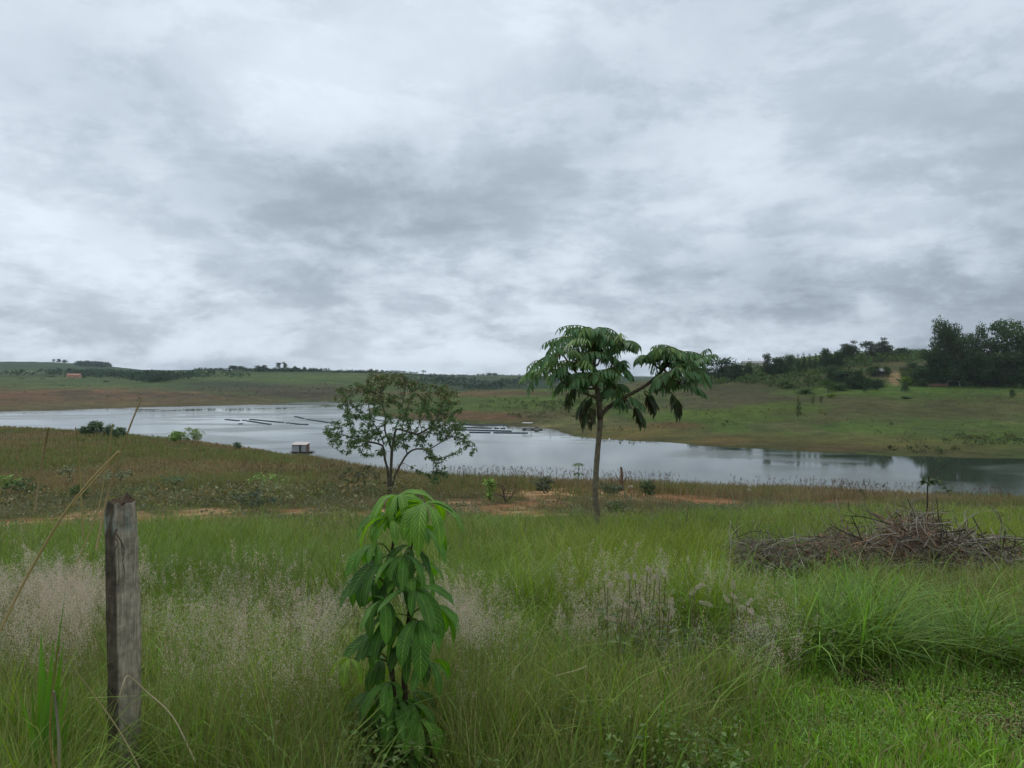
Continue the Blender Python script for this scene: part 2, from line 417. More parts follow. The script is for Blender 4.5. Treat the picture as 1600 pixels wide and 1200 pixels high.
def ground_colour(X, Y, Z):
    Yc = np.maximum(Y, 0.5)
    px = np.where(Y > 0.5, CX + F * X / Yc, np.where(X > 0, 3000, -2000)); py = HZ + F * (H - Z) / Yc
    c = np.ones(X.shape + (3,)) * C(78, 74, 46)
    n1 = fbm(X / 7, Y / 7, 51, 4); n2 = fbm(X / 1.3, Y / 1.3, 52, 3)
    c = mixc(c, C(62, 72, 34), sstep(.45, .6, n1)); c = mixc(c, C(92, 80, 56), sstep(.55, .7, n2) * .6)
    c = mixc(c, C(100, 84, 58), sstep(20, 40, Y) * .6)
    d = dirt_mask(px, py, X, Y)
    nd_ = fbm(X / .9, Y / 1.4, 53, 4)
    dc = C(152, 108, 80) * (1 - sstep(.4, .65, nd_))[..., None] + C(184, 146, 116) * sstep(.4, .65, nd_)[..., None]
    dc = mixc(dc, C(136, 88, 66), sstep(900, 1100, px) * .8)
    c = c * (1 - d[..., None]) + dc * d[..., None]
    # bare spots in the short grass, lower right
    for cx, cy, rx, ry in ((1190, 1160, 60, 22), (1330, 1110, 60, 12), (1440, 1100, 70, 16), (1560, 1130, 50, 20), (1540, 985, 60, 22)):
        f = blob(px, py, cx, cy, rx, ry, (n2 - .5) * 1.6, .5); c = mixc(c, C(98, 80, 56), f * .2)
    # ---- far side of the lake
    far = sstep(165, 175, Y)
    nA = fbm(X / 38, Y / 38, 71, 4); nB = fbm(X / 13, Y / 16, 72, 4); nC = fbm(X / 95, Y / 95, 73, 3)
    f = np.ones_like(c) * C(84, 88, 52)
    f = mixc(f, C(76, 94, 42), sstep(.44, .58, nA)); f = mixc(f, C(88, 80, 58), sstep(.50, .62, nC) * .7)
    f = mixc(f, C(100, 90, 66), sstep(.58, .72, nB) * .5); f = mixc(f, C(66, 74, 40), sstep(.42, .30, nB) * .6)
    nq = (nA - .5) * 1.3 + (nB - .5) * .8
    # right slope
    for cx, cy, rx, ry, col, s in (
            (1500, 640, 260, 22, C(84, 78, 54), .75), (1250, 642, 120, 18, C(84, 78, 54), .7), (1130, 625, 90, 14, C(84, 76, 58), .8), (1180, 610, 80, 10, C(72, 66, 50), .7),
            (1500, 608, 170, 9, C(72, 96, 40), .9), (1340, 612, 110, 7, C(78, 98, 42), .8), (1130, 650, 120, 9, C(82, 98, 40), .9), (1230, 638, 60, 8, C(84, 100, 40), .8),
            (1580, 680, 70, 12, C(80, 96, 42), .9), (1600, 690, 50, 10, C(70, 90, 38), .8), (1240, 690, 260, 12, C(90, 84, 46), .85), (1450, 700, 220, 12, C(88, 84, 46), .8),
            (1000, 672, 90, 10, C(116, 88, 58), .55), (1050, 664, 60, 5, C(104, 78, 52), .8), (960, 684, 60, 6, C(104, 88, 52), .7), (1130, 690, 50, 6, C(114, 88, 58), .6), (1290, 703, 80, 5, C(106, 78, 54), .6),
            (1330, 700, 100, 5, C(104, 78, 54), .5), (920, 655, 60, 5, C(112, 102, 72), .8), (860, 666, 50, 3, C(116, 104, 76), .8),
            (800, 630, 110, 13, C(80, 96, 44), .9), (900, 622, 90, 10, C(80, 98, 42), .8), (880, 612, 60, 5, C(86, 102, 46), .8), (740, 632, 60, 9, C(78, 92, 46), .8),
            (760, 615, 110, 4, C(108, 84, 66), .8), (880, 616, 60, 4, C(72, 64, 48), .6), (770, 651, 90, 7, C(112, 80, 64), .95), (690, 650, 90, 7, C(104, 82, 62), .9), (860, 648, 60, 7, C(88, 80, 56), .8),
            (1399, 592, 7, 8, C(140, 116, 88), 1.0), (1226, 589, 16, 3, C(128, 112, 84), .9), (620, 650, 60, 6, C(94, 78, 56), .9), (690, 616, 70, 4, C(104, 84, 66), .6)):
        f = mixc(f, col, blob(px, py, cx, cy, rx, ry, nq, .5) * s)
    # left and centre, beyond the long arm of the lake
    lft = 1 - sstep(545, 600, px)
    g = np.ones_like(c) * C(80, 96, 60); g = mixc(g, C(92, 100, 62), sstep(.45, .6, nC)); g = mixc(g, C(66, 82, 52), sstep(.5, .62, nA) * .6)
    for cx, cy, rx, ry, col, s in ((400, 606, 120, 8, C(84, 76, 62), .8), (500, 612, 110, 10, C(82, 74, 62), .9), (350, 600, 70, 5, C(58, 66, 54), .8), (470, 618, 80, 5, C(76, 66, 56), .8),
                                   (480, 592, 130, 6, C(86, 104, 62), .7), (90, 586, 150, 3, C(52, 66, 46), .6), (60, 581, 120, 2, C(104, 116, 76), .7)):
        g = mixc(g, col, blob(px, py, cx, cy, rx, ry, nq, .5) * s)
    edge = np.interp(px, [-600, 0, 200, 300, 400, 470, 520], [606, 608, 608, 613, 622, 630, 640])
    rb = sstep(-5, 4, py - edge + nq * 9) * lft
    rc = np.ones_like(c) * C(112, 82, 66); rc = mixc(rc, C(86, 74, 58), sstep(.44, .58, nA) * .9); rc = mixc(rc, C(128, 94, 74), sstep(.54, .7, nB) * .7)
    rc = mixc(rc, C(96, 92, 64), sstep(4.0, 1.0, Z - LAKE) * .7)
    g = mixc(g, rc, rb)
    f = f * (1 - lft[..., None]) + g * lft[..., None]
    # most distant slopes
    vf = sstep(620, 760, Y) * sstep(600, 660, px)
    v = np.ones_like(c) * C(68, 84, 62); v = mixc(v, C(48, 64, 48), sstep(.48, .56, fbm(X / 60, Y / 120, 81, 4)) * .9); v = mixc(v, C(84, 92, 66), sstep(.6, .7, nC) * .7)
    f = mixc(f, v, vf * (1 - sstep(1000, 1080, px)))
    f = mixc(f, C(62, 80, 56), sstep(1380, 1520, Y) * (1 - sstep(560, 640, px)))
    pl = blob(px, py, 450, 579.5, 75, 2.6, 0, .2) + blob(px, py, 340, 578.5, 60, 1.3, 0, .2) + blob(px, py, 590, 581.5, 90, 1.6, 0, .2) + blob(px, py, 250, 579, 70, 1.2, 0, .3)
    f = mixc(f, C(40, 58, 44), np.clip(pl, 0, 1) * sstep(800, 950, Y))
    # wet rim at the water line
    f = mixc(f, C(70, 62, 46), sstep(1.0, .3, Z - LAKE) * .5 * sstep(.4, .6, nB + .1))
    c = c * (1 - far[..., None]) + f * far[..., None]
    lum = (c * np.array([.3, .6, .1])).sum(-1, keepdims=True)
    return (c + (lum - c) * .04) * np.array([.89, .93, .74])


gg = Geo()
nr, na = GX.shape
ii, jj = np.meshgrid(np.arange(nr - 1), np.arange(na), indexing='ij'); j2 = (jj + 1) % na
quads = np.stack([ii * na + jj, ii * na + j2, (ii + 1) * na + j2, (ii + 1) * na + jj], -1).reshape(-1, 4)[:, ::-1]
gc = ground_colour(GX, GY, GZ)
gg.add(np.stack([GX, GY, GZ], -1).reshape(-1, 3), quads, gc.reshape(-1, 3))
gg.add(np.array([[0, 0, 0.0]]), np.zeros((0, 3), int), C(78, 74, 46))
cen = gg.n - 1
gg.Fs.setdefault(3, []).append(np.array([[cen, (j + 1) % na, j] for j in range(na)]))


def ground_mat():
    m, nt, ns, ln = new_mat('soil_and_pasture')
    at = nd(nt, 'ShaderNodeAttribute', attribute_name='Col')
    tc = nd(nt, 'ShaderNodeTexCoord')
    fac = None
    for sc, amp in ((0.035, .22), (0.16, .30), (0.9, .30), (7.0, .28)):
        no = nd(nt, 'ShaderNodeTexNoise', inp={'Vector': tc.outputs['Object'], 'Scale': sc, 'Detail': 5.0, 'Roughness': 0.62})
        mr = nd(nt, 'ShaderNodeMapRange', inp={'Value': no.outputs['Fac'], 'From Min': 0.3, 'From Max': 0.7, 'To Min': 1 - amp, 'To Max': 1 + amp})
        fac = mr.outputs[0] if fac is None else nd(nt, 'ShaderNodeMath', operation='MULTIPLY', inp={0: fac, 1: mr.outputs[0]}).outputs[0]
    mx = nd(nt, 'ShaderNodeVectorMath', operation='SCALE', inp={0: at.outputs['Color'], 'Scale': fac})
    n3 = nd(nt, 'ShaderNodeTexNoise', inp={'Vector': tc.outputs['Object'], 'Scale': 0.55, 'Detail': 8.0, 'Roughness': 0.7})
    bp = nd(nt, 'ShaderNodeBump', inp={'Strength': 0.7, 'Distance': 0.6, 'Height': n3.outputs['Fac']})
    pb = nd(nt, 'ShaderNodeBsdfPrincipled', inp={'Base Color': mx.outputs[0], 'Roughness': 0.95, 'Specular IOR Level': 0.1, 'Normal': bp.outputs[0]})
    out = nd(nt, 'ShaderNodeOutputMaterial'); ln.new(pb.outputs[0], out.inputs['Surface'])
    return m


tag(link('ground', gg.mesh('ground', ground_mat(), smooth=True)), 'rolling ground from the grassy foreground down to the lake and up the far hills', 'ground', kind='structure')


# ------------------------------------------------------------------ lake
def water_mat():
    m, nt, ns, ln = new_mat('lake_water')
    tc = nd(nt, 'ShaderNodeTexCoord')
    mp = nd(nt, 'ShaderNodeMapping', inp={'Vector': tc.outputs['Object'], 'Scale': (1, 1.6, 1)})
    n1 = nd(nt, 'ShaderNodeTexNoise', inp={'Vector': mp.outputs[0], 'Scale': 0.9, 'Detail': 4.0, 'Roughness': 0.6})
    # breeze patches: calmer and rougher lanes
    n2 = nd(nt, 'ShaderNodeTexNoise', inp={'Vector': mp.outputs[0], 'Scale': 0.018, 'Detail': 3.0, 'Distortion': 0.8})
    at = nd(nt, 'ShaderNodeAttribute', attribute_name='Col')
    cf = nd(nt, 'ShaderNodeMath', operation='MULTIPLY_ADD', inp={0: at.outputs['Fac'], 1: -0.13, 2: n2.outputs['Fac']})
    st = nd(nt, 'ShaderNodeMapRange', inp={'Value': cf.outputs[0], 'From Min': 0.42, 'From Max': 0.6, 'To Min': 0.02, 'To Max': 0.13})
    bp = nd(nt, 'ShaderNodeBump', inp={'Strength': st.outputs[0], 'Distance': 0.12, 'Height': n1.outputs['Fac']})
    ro = nd(nt, 'ShaderNodeMapRange', inp={'Value': cf.outputs[0], 'From Min': 0.42, 'From Max': 0.6, 'To Min': 0.035, 'To Max': 0.19})
    pb = nd(nt, 'ShaderNodeBsdfPrincipled', inp={'Base Color': (0.045, 0.062, 0.040, 1), 'Roughness': ro.outputs[0], 'IOR': 1.333, 'Specular IOR Level': 0.5, 'Normal': bp.outputs[0]})
    out = nd(nt, 'ShaderNodeOutputMaterial'); ln.new(pb.outputs[0], out.inputs['Surface'])
    return m


gw = Geo()
xs = np.linspace(-1600, 1600, 401); ys = np.linspace(60, 1100, 261)
XX, YY = np.meshgrid(xs, ys)
i0, j0 = np.meshgrid(np.arange(260), np.arange(400), indexing='ij')
wpx, wpy = CX + F * XX / YY, HZ + F * (H - LAKE) / YY
wn_ = (fbm(XX / 30, YY / 60, 151, 3) - .5) * .8
calm = np.clip(blob(wpx, wpy, 800, 690, 210, 26, wn_, .5) + blob(wpx, wpy, 980, 704, 110, 20, wn_, .5) + blob(wpx, wpy, 1120, 728, 60, 12, wn_, .5) + blob(wpx, wpy, 1250, 712, 200, 6, wn_, .5), 0, 1)
gw.add(np.stack([XX, YY, np.full_like(XX, LAKE)], -1).reshape(-1, 3), np.stack([i0 * 401 + j0, i0 * 401 + j0 + 1, (i0 + 1) * 401 + j0 + 1, (i0 + 1) * 401 + j0], -1).reshape(-1, 4), np.repeat(calm.reshape(-1, 1), 3, 1))
tag(link('lake', gw.mesh('lake', water_mat(), smooth=True)), 'grey green reservoir water below the grassy bank', 'lake', kind='structure')


# ------------------------------------------------------------------ sky: layered overcast
SKY = [  # photo column, row, seen brightness (0..255)
    (0, 40, 196), (150, 30, 200), (320, 30, 212), (480, 40, 216), (640, 50, 218), (800, 50, 212), (960, 50, 202), (1130, 60, 190), (1300, 60, 190), (1500, 60, 186),
    (20, 180, 176), (160, 160, 186), (300, 140, 198), (450, 150, 216), (600, 150, 210), (760, 150, 200), (900, 160, 188), (1040, 170, 178), (1180, 140, 180), (1340, 150, 188), (1500, 150, 182), (1600, 200, 172),
    (10, 280, 214), (130, 270, 188), (250, 240, 170), (370, 290, 176), (420, 210, 204), (520, 250, 178), (650, 250, 172), (790, 240, 176), (900, 250, 166), (1040, 260, 194), (1130, 240, 204), (1270, 240, 190), (1420, 260, 176), (1560, 280, 172),
    (40, 380, 210), (160, 370, 206), (270, 360, 212), (390, 350, 172), (500, 360, 148), (600, 330, 150), (700, 310, 156), (790, 330, 168), (880, 340, 190), (1000, 330, 186), (1120, 370, 144), (1240, 380, 160), (1340, 330, 150), (1450, 330, 186), (1560, 380, 166),
    (40, 460, 196), (160, 450, 190), (280, 440, 200), (400, 450, 204), (520, 420, 214), (640, 420, 192), (760, 400, 200), (880, 420, 184), (1000, 430, 180), (1110, 440, 176), (1230, 420, 180), (1370, 400, 214), (1480, 420, 180), (1590, 440, 160),
    (60, 530, 186), (180, 510, 196), (300, 510, 148), (400, 500, 192), (490, 490, 140), (600, 535, 206), (720, 490, 164), (800, 545, 200), (880, 500, 176), (1000, 490, 172), (1110, 540, 176), (1200, 510, 126), (1320, 490, 118), (1420, 520, 104), (1500, 460, 152), (1560, 530, 150),
    (120, 566, 200), (300, 560, 204), (480, 560, 206), (680, 575, 204), (1150, 565, 198), (1280, 545, 196), (1400, 540, 196),
]


def build_world():
    w = bpy.data.worlds.new('World'); SC.world = w; w.use_nodes = True
    nt = w.node_tree; nt.nodes.clear()
    sig = 0.088; k = 1 / sig ** 2; base = 216.0
    Dv = unit(np.array([[(x - CX) / F, 1.0, (HZ - y) / F] for x, y, _ in SKY]))
    K = np.exp((Dv @ Dv.T - 1) * k)
    amp = np.linalg.solve(K.T @ K + 0.03 * np.eye(len(SKY)), K.T @ (np.array([l * .97 + (28 if y < 120 else 35) + (10 if y > 530 else 0) for _, y, l in SKY]) - base))
    tc = nd(nt, 'ShaderNodeTexCoord'); d = tc.outputs['Generated']
    # cloud-deck coordinates, so that texture shrinks towards the horizon
    sp = nd(nt, 'ShaderNodeSeparateXYZ', inp={0: d})
    zz = nd(nt, 'ShaderNodeMath', operation='MAXIMUM', inp={0: sp.outputs[2], 1: 0.0})
    den = nd(nt, 'ShaderNodeMath', operation='ADD', inp={0: zz.outputs[0], 1: 0.16})
    qx = nd(nt, 'ShaderNodeMath', operation='DIVIDE', inp={0: sp.outputs[0], 1: den.outputs[0]})
    qy = nd(nt, 'ShaderNodeMath', operation='DIVIDE', inp={0: sp.outputs[1], 1: den.outputs[0]})
    q = nd(nt, 'ShaderNodeCombineXYZ', inp={0: qx.outputs[0], 1: qy.outputs[0], 2: 0.0}).outputs[0]
    # edges of the banks are pulled about by turbulence
    wn = nd(nt, 'ShaderNodeTexNoise', inp={'Vector': d, 'Scale': 5.5, 'Detail': 9.0, 'Roughness': 0.64})
    wv = nd(nt, 'ShaderNodeVectorMath', operation='SUBTRACT', inp={0: wn.outputs['Color'], 1: (0.5, 0.5, 0.5)})
    ws = nd(nt, 'ShaderNodeVectorMath', operation='MULTIPLY', inp={0: wv.outputs[0], 1: (0.20, 0.08, 0.16)})
    wa = nd(nt, 'ShaderNodeVectorMath', operation='ADD', inp={0: d, 1: ws.outputs[0]})
    dw = nd(nt, 'ShaderNodeVectorMath', operation='NORMALIZE', inp={0: wa.outputs[0]}).outputs[0]
    acc = nd(nt, 'ShaderNodeValue'); acc.outputs[0].default_value = base; acc = acc.outputs[0]
    for c, a in zip(Dv, amp):
        dp = nd(nt, 'ShaderNodeVectorMath', operation='DOT_PRODUCT', inp={0: dw, 1: tuple(c)})
        e = nd(nt, 'ShaderNodeMath', operation='MULTIPLY_ADD', inp={0: dp.outputs['Value'], 1: k, 2: -k})
        ex = nd(nt, 'ShaderNodeMath', operation='EXPONENT', inp={0: e.outputs[0]})
        acc = nd(nt, 'ShaderNodeMath', operation='MULTIPLY_ADD', inp={0: ex.outputs[0], 1: float(a), 2: acc}).outputs[0]
    # soft streaks of the deck and small puffs low down
    mr1 = nd(nt, 'ShaderNodeMapping', inp={'Vector': d, 'Rotation': (0, math.radians(-24), 0), 'Scale': (4.6, 4.6, 10.0)})
    n1 = nd(nt, 'ShaderNodeTexNoise', inp={'Vector': mr1.outputs[0], 'Scale': 1.0, 'Detail': 10.0, 'Roughness': 0.64, 'Distortion': 0.15})
    e1 = nd(nt, 'ShaderNodeMapRange', interpolation_type='SMOOTHSTEP', inp={'Value': n1.outputs['Fac'], 'From Min': 0.44, 'From Max': 0.56, 'To Min': -4.5, 'To Max': 4.5})
    a1 = nd(nt, 'ShaderNodeMath', operation='MULTIPLY_ADD', inp={0: n1.outputs['Fac'], 1: 40.0, 2: -20.0})
    a1 = nd(nt, 'ShaderNodeMath', operation='ADD', inp={0: a1.outputs[0], 1: e1.outputs[0]})
    mp = nd(nt, 'ShaderNodeMapping', inp={'Vector': d, 'Scale': (10, 10, 26)})
    n2 = nd(nt, 'ShaderNodeTexNoise', inp={'Vector': mp.outputs[0], 'Scale': 1.0, 'Detail': 8.0, 'Roughness': 0.60, 'Distortion': 0.15})
    lo = nd(nt, 'ShaderNodeMapRange', inp={'Value': sp.outputs[2], 'From Min': 0.03, 'From Max': 0.34, 'To Min': 96.0, 'To Max': 0.0})
    n2c = nd(nt, 'ShaderNodeMapRange', interpolation_type='SMOOTHSTEP', inp={'Value': n2.outputs['Fac'], 'From Min': 0.36, 'From Max': 0.62, 'To Min': -0.19, 'To Max': 0.17})
    a2 = nd(nt, 'ShaderNodeMath', operation='MULTIPLY', inp={0: n2c.outputs[0], 1: lo.outputs[0]})
    s1 = nd(nt, 'ShaderNodeMath', operation='ADD', inp={0: acc, 1: a1.outputs[0]})
    s2 = nd(nt, 'ShaderNodeMath', operation='ADD', inp={0: s1.outputs[0], 1: a2.outputs[0]})
    # banks have definite edges: steepen the middle tones, flatten the ends
    gn = nd(nt, 'ShaderNodeMapRange', interpolation_type='SMOOTHERSTEP', inp={'Value': s2.outputs[0], 'From Min': 150.0, 'From Max': 262.0, 'To Min': 164.0, 'To Max': 243.0})
    fl = nd(nt, 'ShaderNodeMath', operation='MULTIPLY_ADD', inp={0: s2.outputs[0], 1: 0.40, 2: 0.0})
    s3 = nd(nt, 'ShaderNodeMath', operation='MULTIPLY_ADD', inp={0: gn.outputs[0], 1: 0.60, 2: fl.outputs[0]})
    cl = nd(nt, 'ShaderNodeClamp', inp={'Value': s3.outputs[0], 'Min': 130.0, 'Max': 247.0})
    v = nd(nt, 'ShaderNodeMath', operation='DIVIDE', inp={0: cl.outputs[0], 1: 255.0})
    lin = nd(nt, 'ShaderNodeMath', operation='POWER', inp={0: v.outputs[0], 1: 2.22})
    # thick cloud is neutral grey, thin bright cloud a little blue
    tint = nd(nt, 'ShaderNodeMix', data_type='RGBA')
    tint.inputs[6].default_value = (0.85, 1.0, 1.18, 1); tint.inputs[7].default_value = (0.885, 1.0, 1.115, 1)
    nt.links.new(nd(nt, 'ShaderNodeMapRange', inp={'Value': cl.outputs[0], 'From Min': 170.0, 'From Max': 235.0}).outputs[0], tint.inputs[0])
    cc = nd(nt, 'ShaderNodeVectorMath', operation='SCALE', inp={0: tint.outputs[2], 'Scale': lin.outputs[0]})
    sky = nd(nt, 'ShaderNodeTexSky'); sky.sky_type = 'NISHITA'; sky.sun_disc = False
    sky.sun_elevation = math.radians(58); sky.sun_rotation = math.radians(-40)
    b1 = nd(nt, 'ShaderNodeBackground', inp={'Color': sky.outputs[0], 'Strength': 0.06})
    b2 = nd(nt, 'ShaderNodeBackground', inp={'Color': cc.outputs[0], 'Strength': 1.0})
    mx = nd(nt, 'ShaderNodeMixShader', inp={0: 0.96, 1: b1.outputs[0], 2: b2.outputs[0]})
    out = nd(nt, 'ShaderNodeOutputWorld'); nt.links.new(mx.outputs[0], out.inputs['Surface'])


build_world()
SC.world.cycles.sampling_method = 'NONE'
sun = bpy.data.lights.new('sun', 'SUN'); so = bpy.data.objects.new('sun', sun); COL.objects.link(so)
sun.energy = 1.0; sun.angle = math.radians(25); sun.color = (1.0, 0.97, 0.92)
# sun stands ahead and to the left, high, behind the cloud
so.rotation_euler = Vector((math.sin(math.radians(-40)) * math.cos(math.radians(58)), math.cos(math.radians(-40)) * math.cos(math.radians(58)), math.sin(math.radians(58)))).to_track_quat('Z', 'Y').to_euler()
SC.view_settings.view_transform = 'Standard'; SC.view_settings.look = 'None'
SC.view_settings.exposure = 0.0; SC.view_settings.gamma = 1.0; SC.view_settings.use_curve_mapping = False
SC.cycles.max_bounces = 6; SC.cycles.transparent_max_bounces = 4; SC.cycles.diffuse_bounces = 3; SC.cycles.transmission_bounces = 3
SC.cycles.use_denoising = True; SC.cycles.denoiser = 'OPENIMAGEDENOISE'; SC.cycles.denoising_input_passes = 'RGB_ALBEDO_NORMAL'; SC.cycles.denoising_prefilter = 'ACCURATE'
SC.render.engine = 'CYCLES'


# ------------------------------------------------------------------ far trees: prototypes one unit tall, one unit wide
def crown_cloud(lobes, n, size, col, flat=0.0):
    """leaf clumps spread through a set of lobes (x, y, z, rx, rz)"""
    g = Geo()
    wts = np.array([l[3] ** 2 for l in lobes]); wts = wts / wts.sum()
    for l, w in zip(lobes, wts):
        m = max(8, int(n * w))
        d = rdir(m, -0.75, 1)
        rad = RNG.random(m) ** 0.35
        lump = 1 + 0.22 * np.sin(d[:, 0] * 7 + l[0] * 9) * np.sin(d[:, 1] * 6 + l[1] * 5) + 0.15 * np.sin(d[:, 2] * 9 + l[0] * 20)
        P = np.array(l[:3]) + d * (rad * lump)[:, None] * np.array([l[3], l[3], l[4]])
        D = unit(d * 0.6 + rdir(m) * 0.8 + np.array([0, 0, -0.25]))
        N = unit(d + rdir(m) * 0.7 + np.array([0, 0, flat]))
        s = size * RNG.uniform(0.6, 1.5, m)
        leafs(g, P - D * (s * 0.5)[:, None], D, N, s, s * RNG.uniform(.55, .9, m), cvar(col, m, .28, .14) * RNG.uniform(.8, 1.2), .2, .2)
    return g


def rnd_lobes(n, zc, zr, rr, ls, seed):
    r = np.random.default_rng(seed); out = [(0, 0, zc - zr * .1, rr * .85, zr * .8)]
    for i in range(n):
        a = r.random() * 2 * PI; q = math.sqrt(r.random()) * rr; z = zc + (r.random() * 2 - 1) * zr
        fall = math.sqrt(max(0.15, 1 - ((z - zc) / (zr + 1e-6)) ** 2 * .7))
        s = ls * r.uniform(.7, 1.25)
        out.append((math.cos(a) * q * fall, math.sin(a) * q * fall, z, s, s * r.uniform(.65, .95)))
    return out


G_DARK = C(70, 90, 58); G_MID = C(82, 104, 58); G_EUC = C(82, 100, 68); G_PALE = C(88, 114, 58); G_YEL = C(120, 140, 54)


def trunk_proto(name, top, limbs, r0, seed, lean=.02):
    g = Geo(); r = np.random.default_rng(seed)
    tube(g, curve([(0, 0, -0.03), (lean, 0, top * .4), (-lean, lean, top * .75), (0, 0, top)], 8), [r0, r0 * .75, r0 * .3], 6, C(88, 78, 66))
    for i in range(limbs):
        a = r.random() * 2 * PI; z0 = top * r.uniform(.35, .85); l = r.uniform(.15, .38)
        tube(g, curve([(0, 0, z0), (math.cos(a) * l * .5, math.sin(a) * l * .5, z0 + l * .3), (math.cos(a) * l, math.sin(a) * l, min(z0 + l * .8, .92))], 5), [r0 * .5, r0 * .15], 5, C(88, 78, 66))
    return g.mesh('trunk', M_STICK)


PROTO = {}


def proto(kind, variants):
    PROTO[kind] = variants


def mkp(lobes, n, size, col, trunk, flat=0.0):
    return (trunk, crown_cloud(lobes, n, size, col, flat).mesh('crown', M_FAR))


_t_tall = trunk_proto('trunk', .85, 9, .016, 1); _t_short = trunk_proto('trunk', .6, 7, .028, 2); _t_open = trunk_proto('trunk', .7, 10, .022, 3)
proto('tall', [mkp(rnd_lobes(20, .56, .40, .32, .17, s), 4200, .032, G_EUC, _t_tall) for s in (1, 2, 3)])
proto('crowned', [mkp(rnd_lobes(12, .82, .14, .36, .15, 12) + rnd_lobes(12, .45, .3, .32, .15, 13), 4200, .034, C(82, 102, 64), _t_tall)])
proto('dome', [mkp(rnd_lobes(14, .48, .36, .32, .24, s), 3600, .05, G_DARK, _t_short) for s in (4, 5, 6)])
proto('open', [mkp(rnd_lobes(16, .60, .32, .36, .17, s), 2200, .045, C(78, 88, 66), _t_open) for s in (7, 8)])
proto('bush', [mkp(rnd_lobes(11, .42, .36, .30, .26, s), 1500, .065, G_MID, _t_short) for s in (9, 10, 11)])
proto('pale', [mkp(rnd_lobes(9, .46, .36, .34, .20, s), 900, .07, G_PALE, _t_short) for s in (14,)])
proto('yellow', [mkp(rnd_lobes(8, .46, .34, .34, .20, s), 800, .075, G_YEL, _t_short) for s in (15,)])
proto('slim', [mkp([(0, 0, z, max(.16, .46 * (1.08 - z)), .16) for z in np.linspace(.2, .92, 7)], 800, .06, G_DARK, _t_tall)])
proto('flat', [mkp([(x, y, .75 + .1 * RNG.random(), .18, .12) for x, y in ((-.32, 0), (-.1, .15), (.12, -.1), (.34, .05), (0, 0))], 800, .06, G_DARK, _t_open)])
proto('wisp', [mkp(rnd_lobes(9, .55, .4, .30, .10, s), 260, .07, C(84, 100, 52), _t_open) for s in (16, 17)])
_cnt = {}


def far_tree(px, base, top, w, kind, label, name='tree', cat='tree', group=None, ymin=170, Y=None):
    p = hit(px, base, ymin) if Y is None else on(px, Y)
    hgt = max(1.0, (base - top) / F * p.y) if Y is None else max(1.0, (H - (top - HZ) / F * p.y) - p.z)
    wid = w / F * p.y
    v = PROTO[kind]; k = _cnt.get(kind, 0); _cnt[kind] = k + 1
    tr, cr = v[k % len(v)]
    e = empty(name, (p.x, p.y, p.z - 0.1), label, cat, group, RNG.random() * 6.28, (wid * 1.25, wid * 1.25, hgt * 1.06))
    link('trunk', tr, e); link('crown', cr, e)
    return e


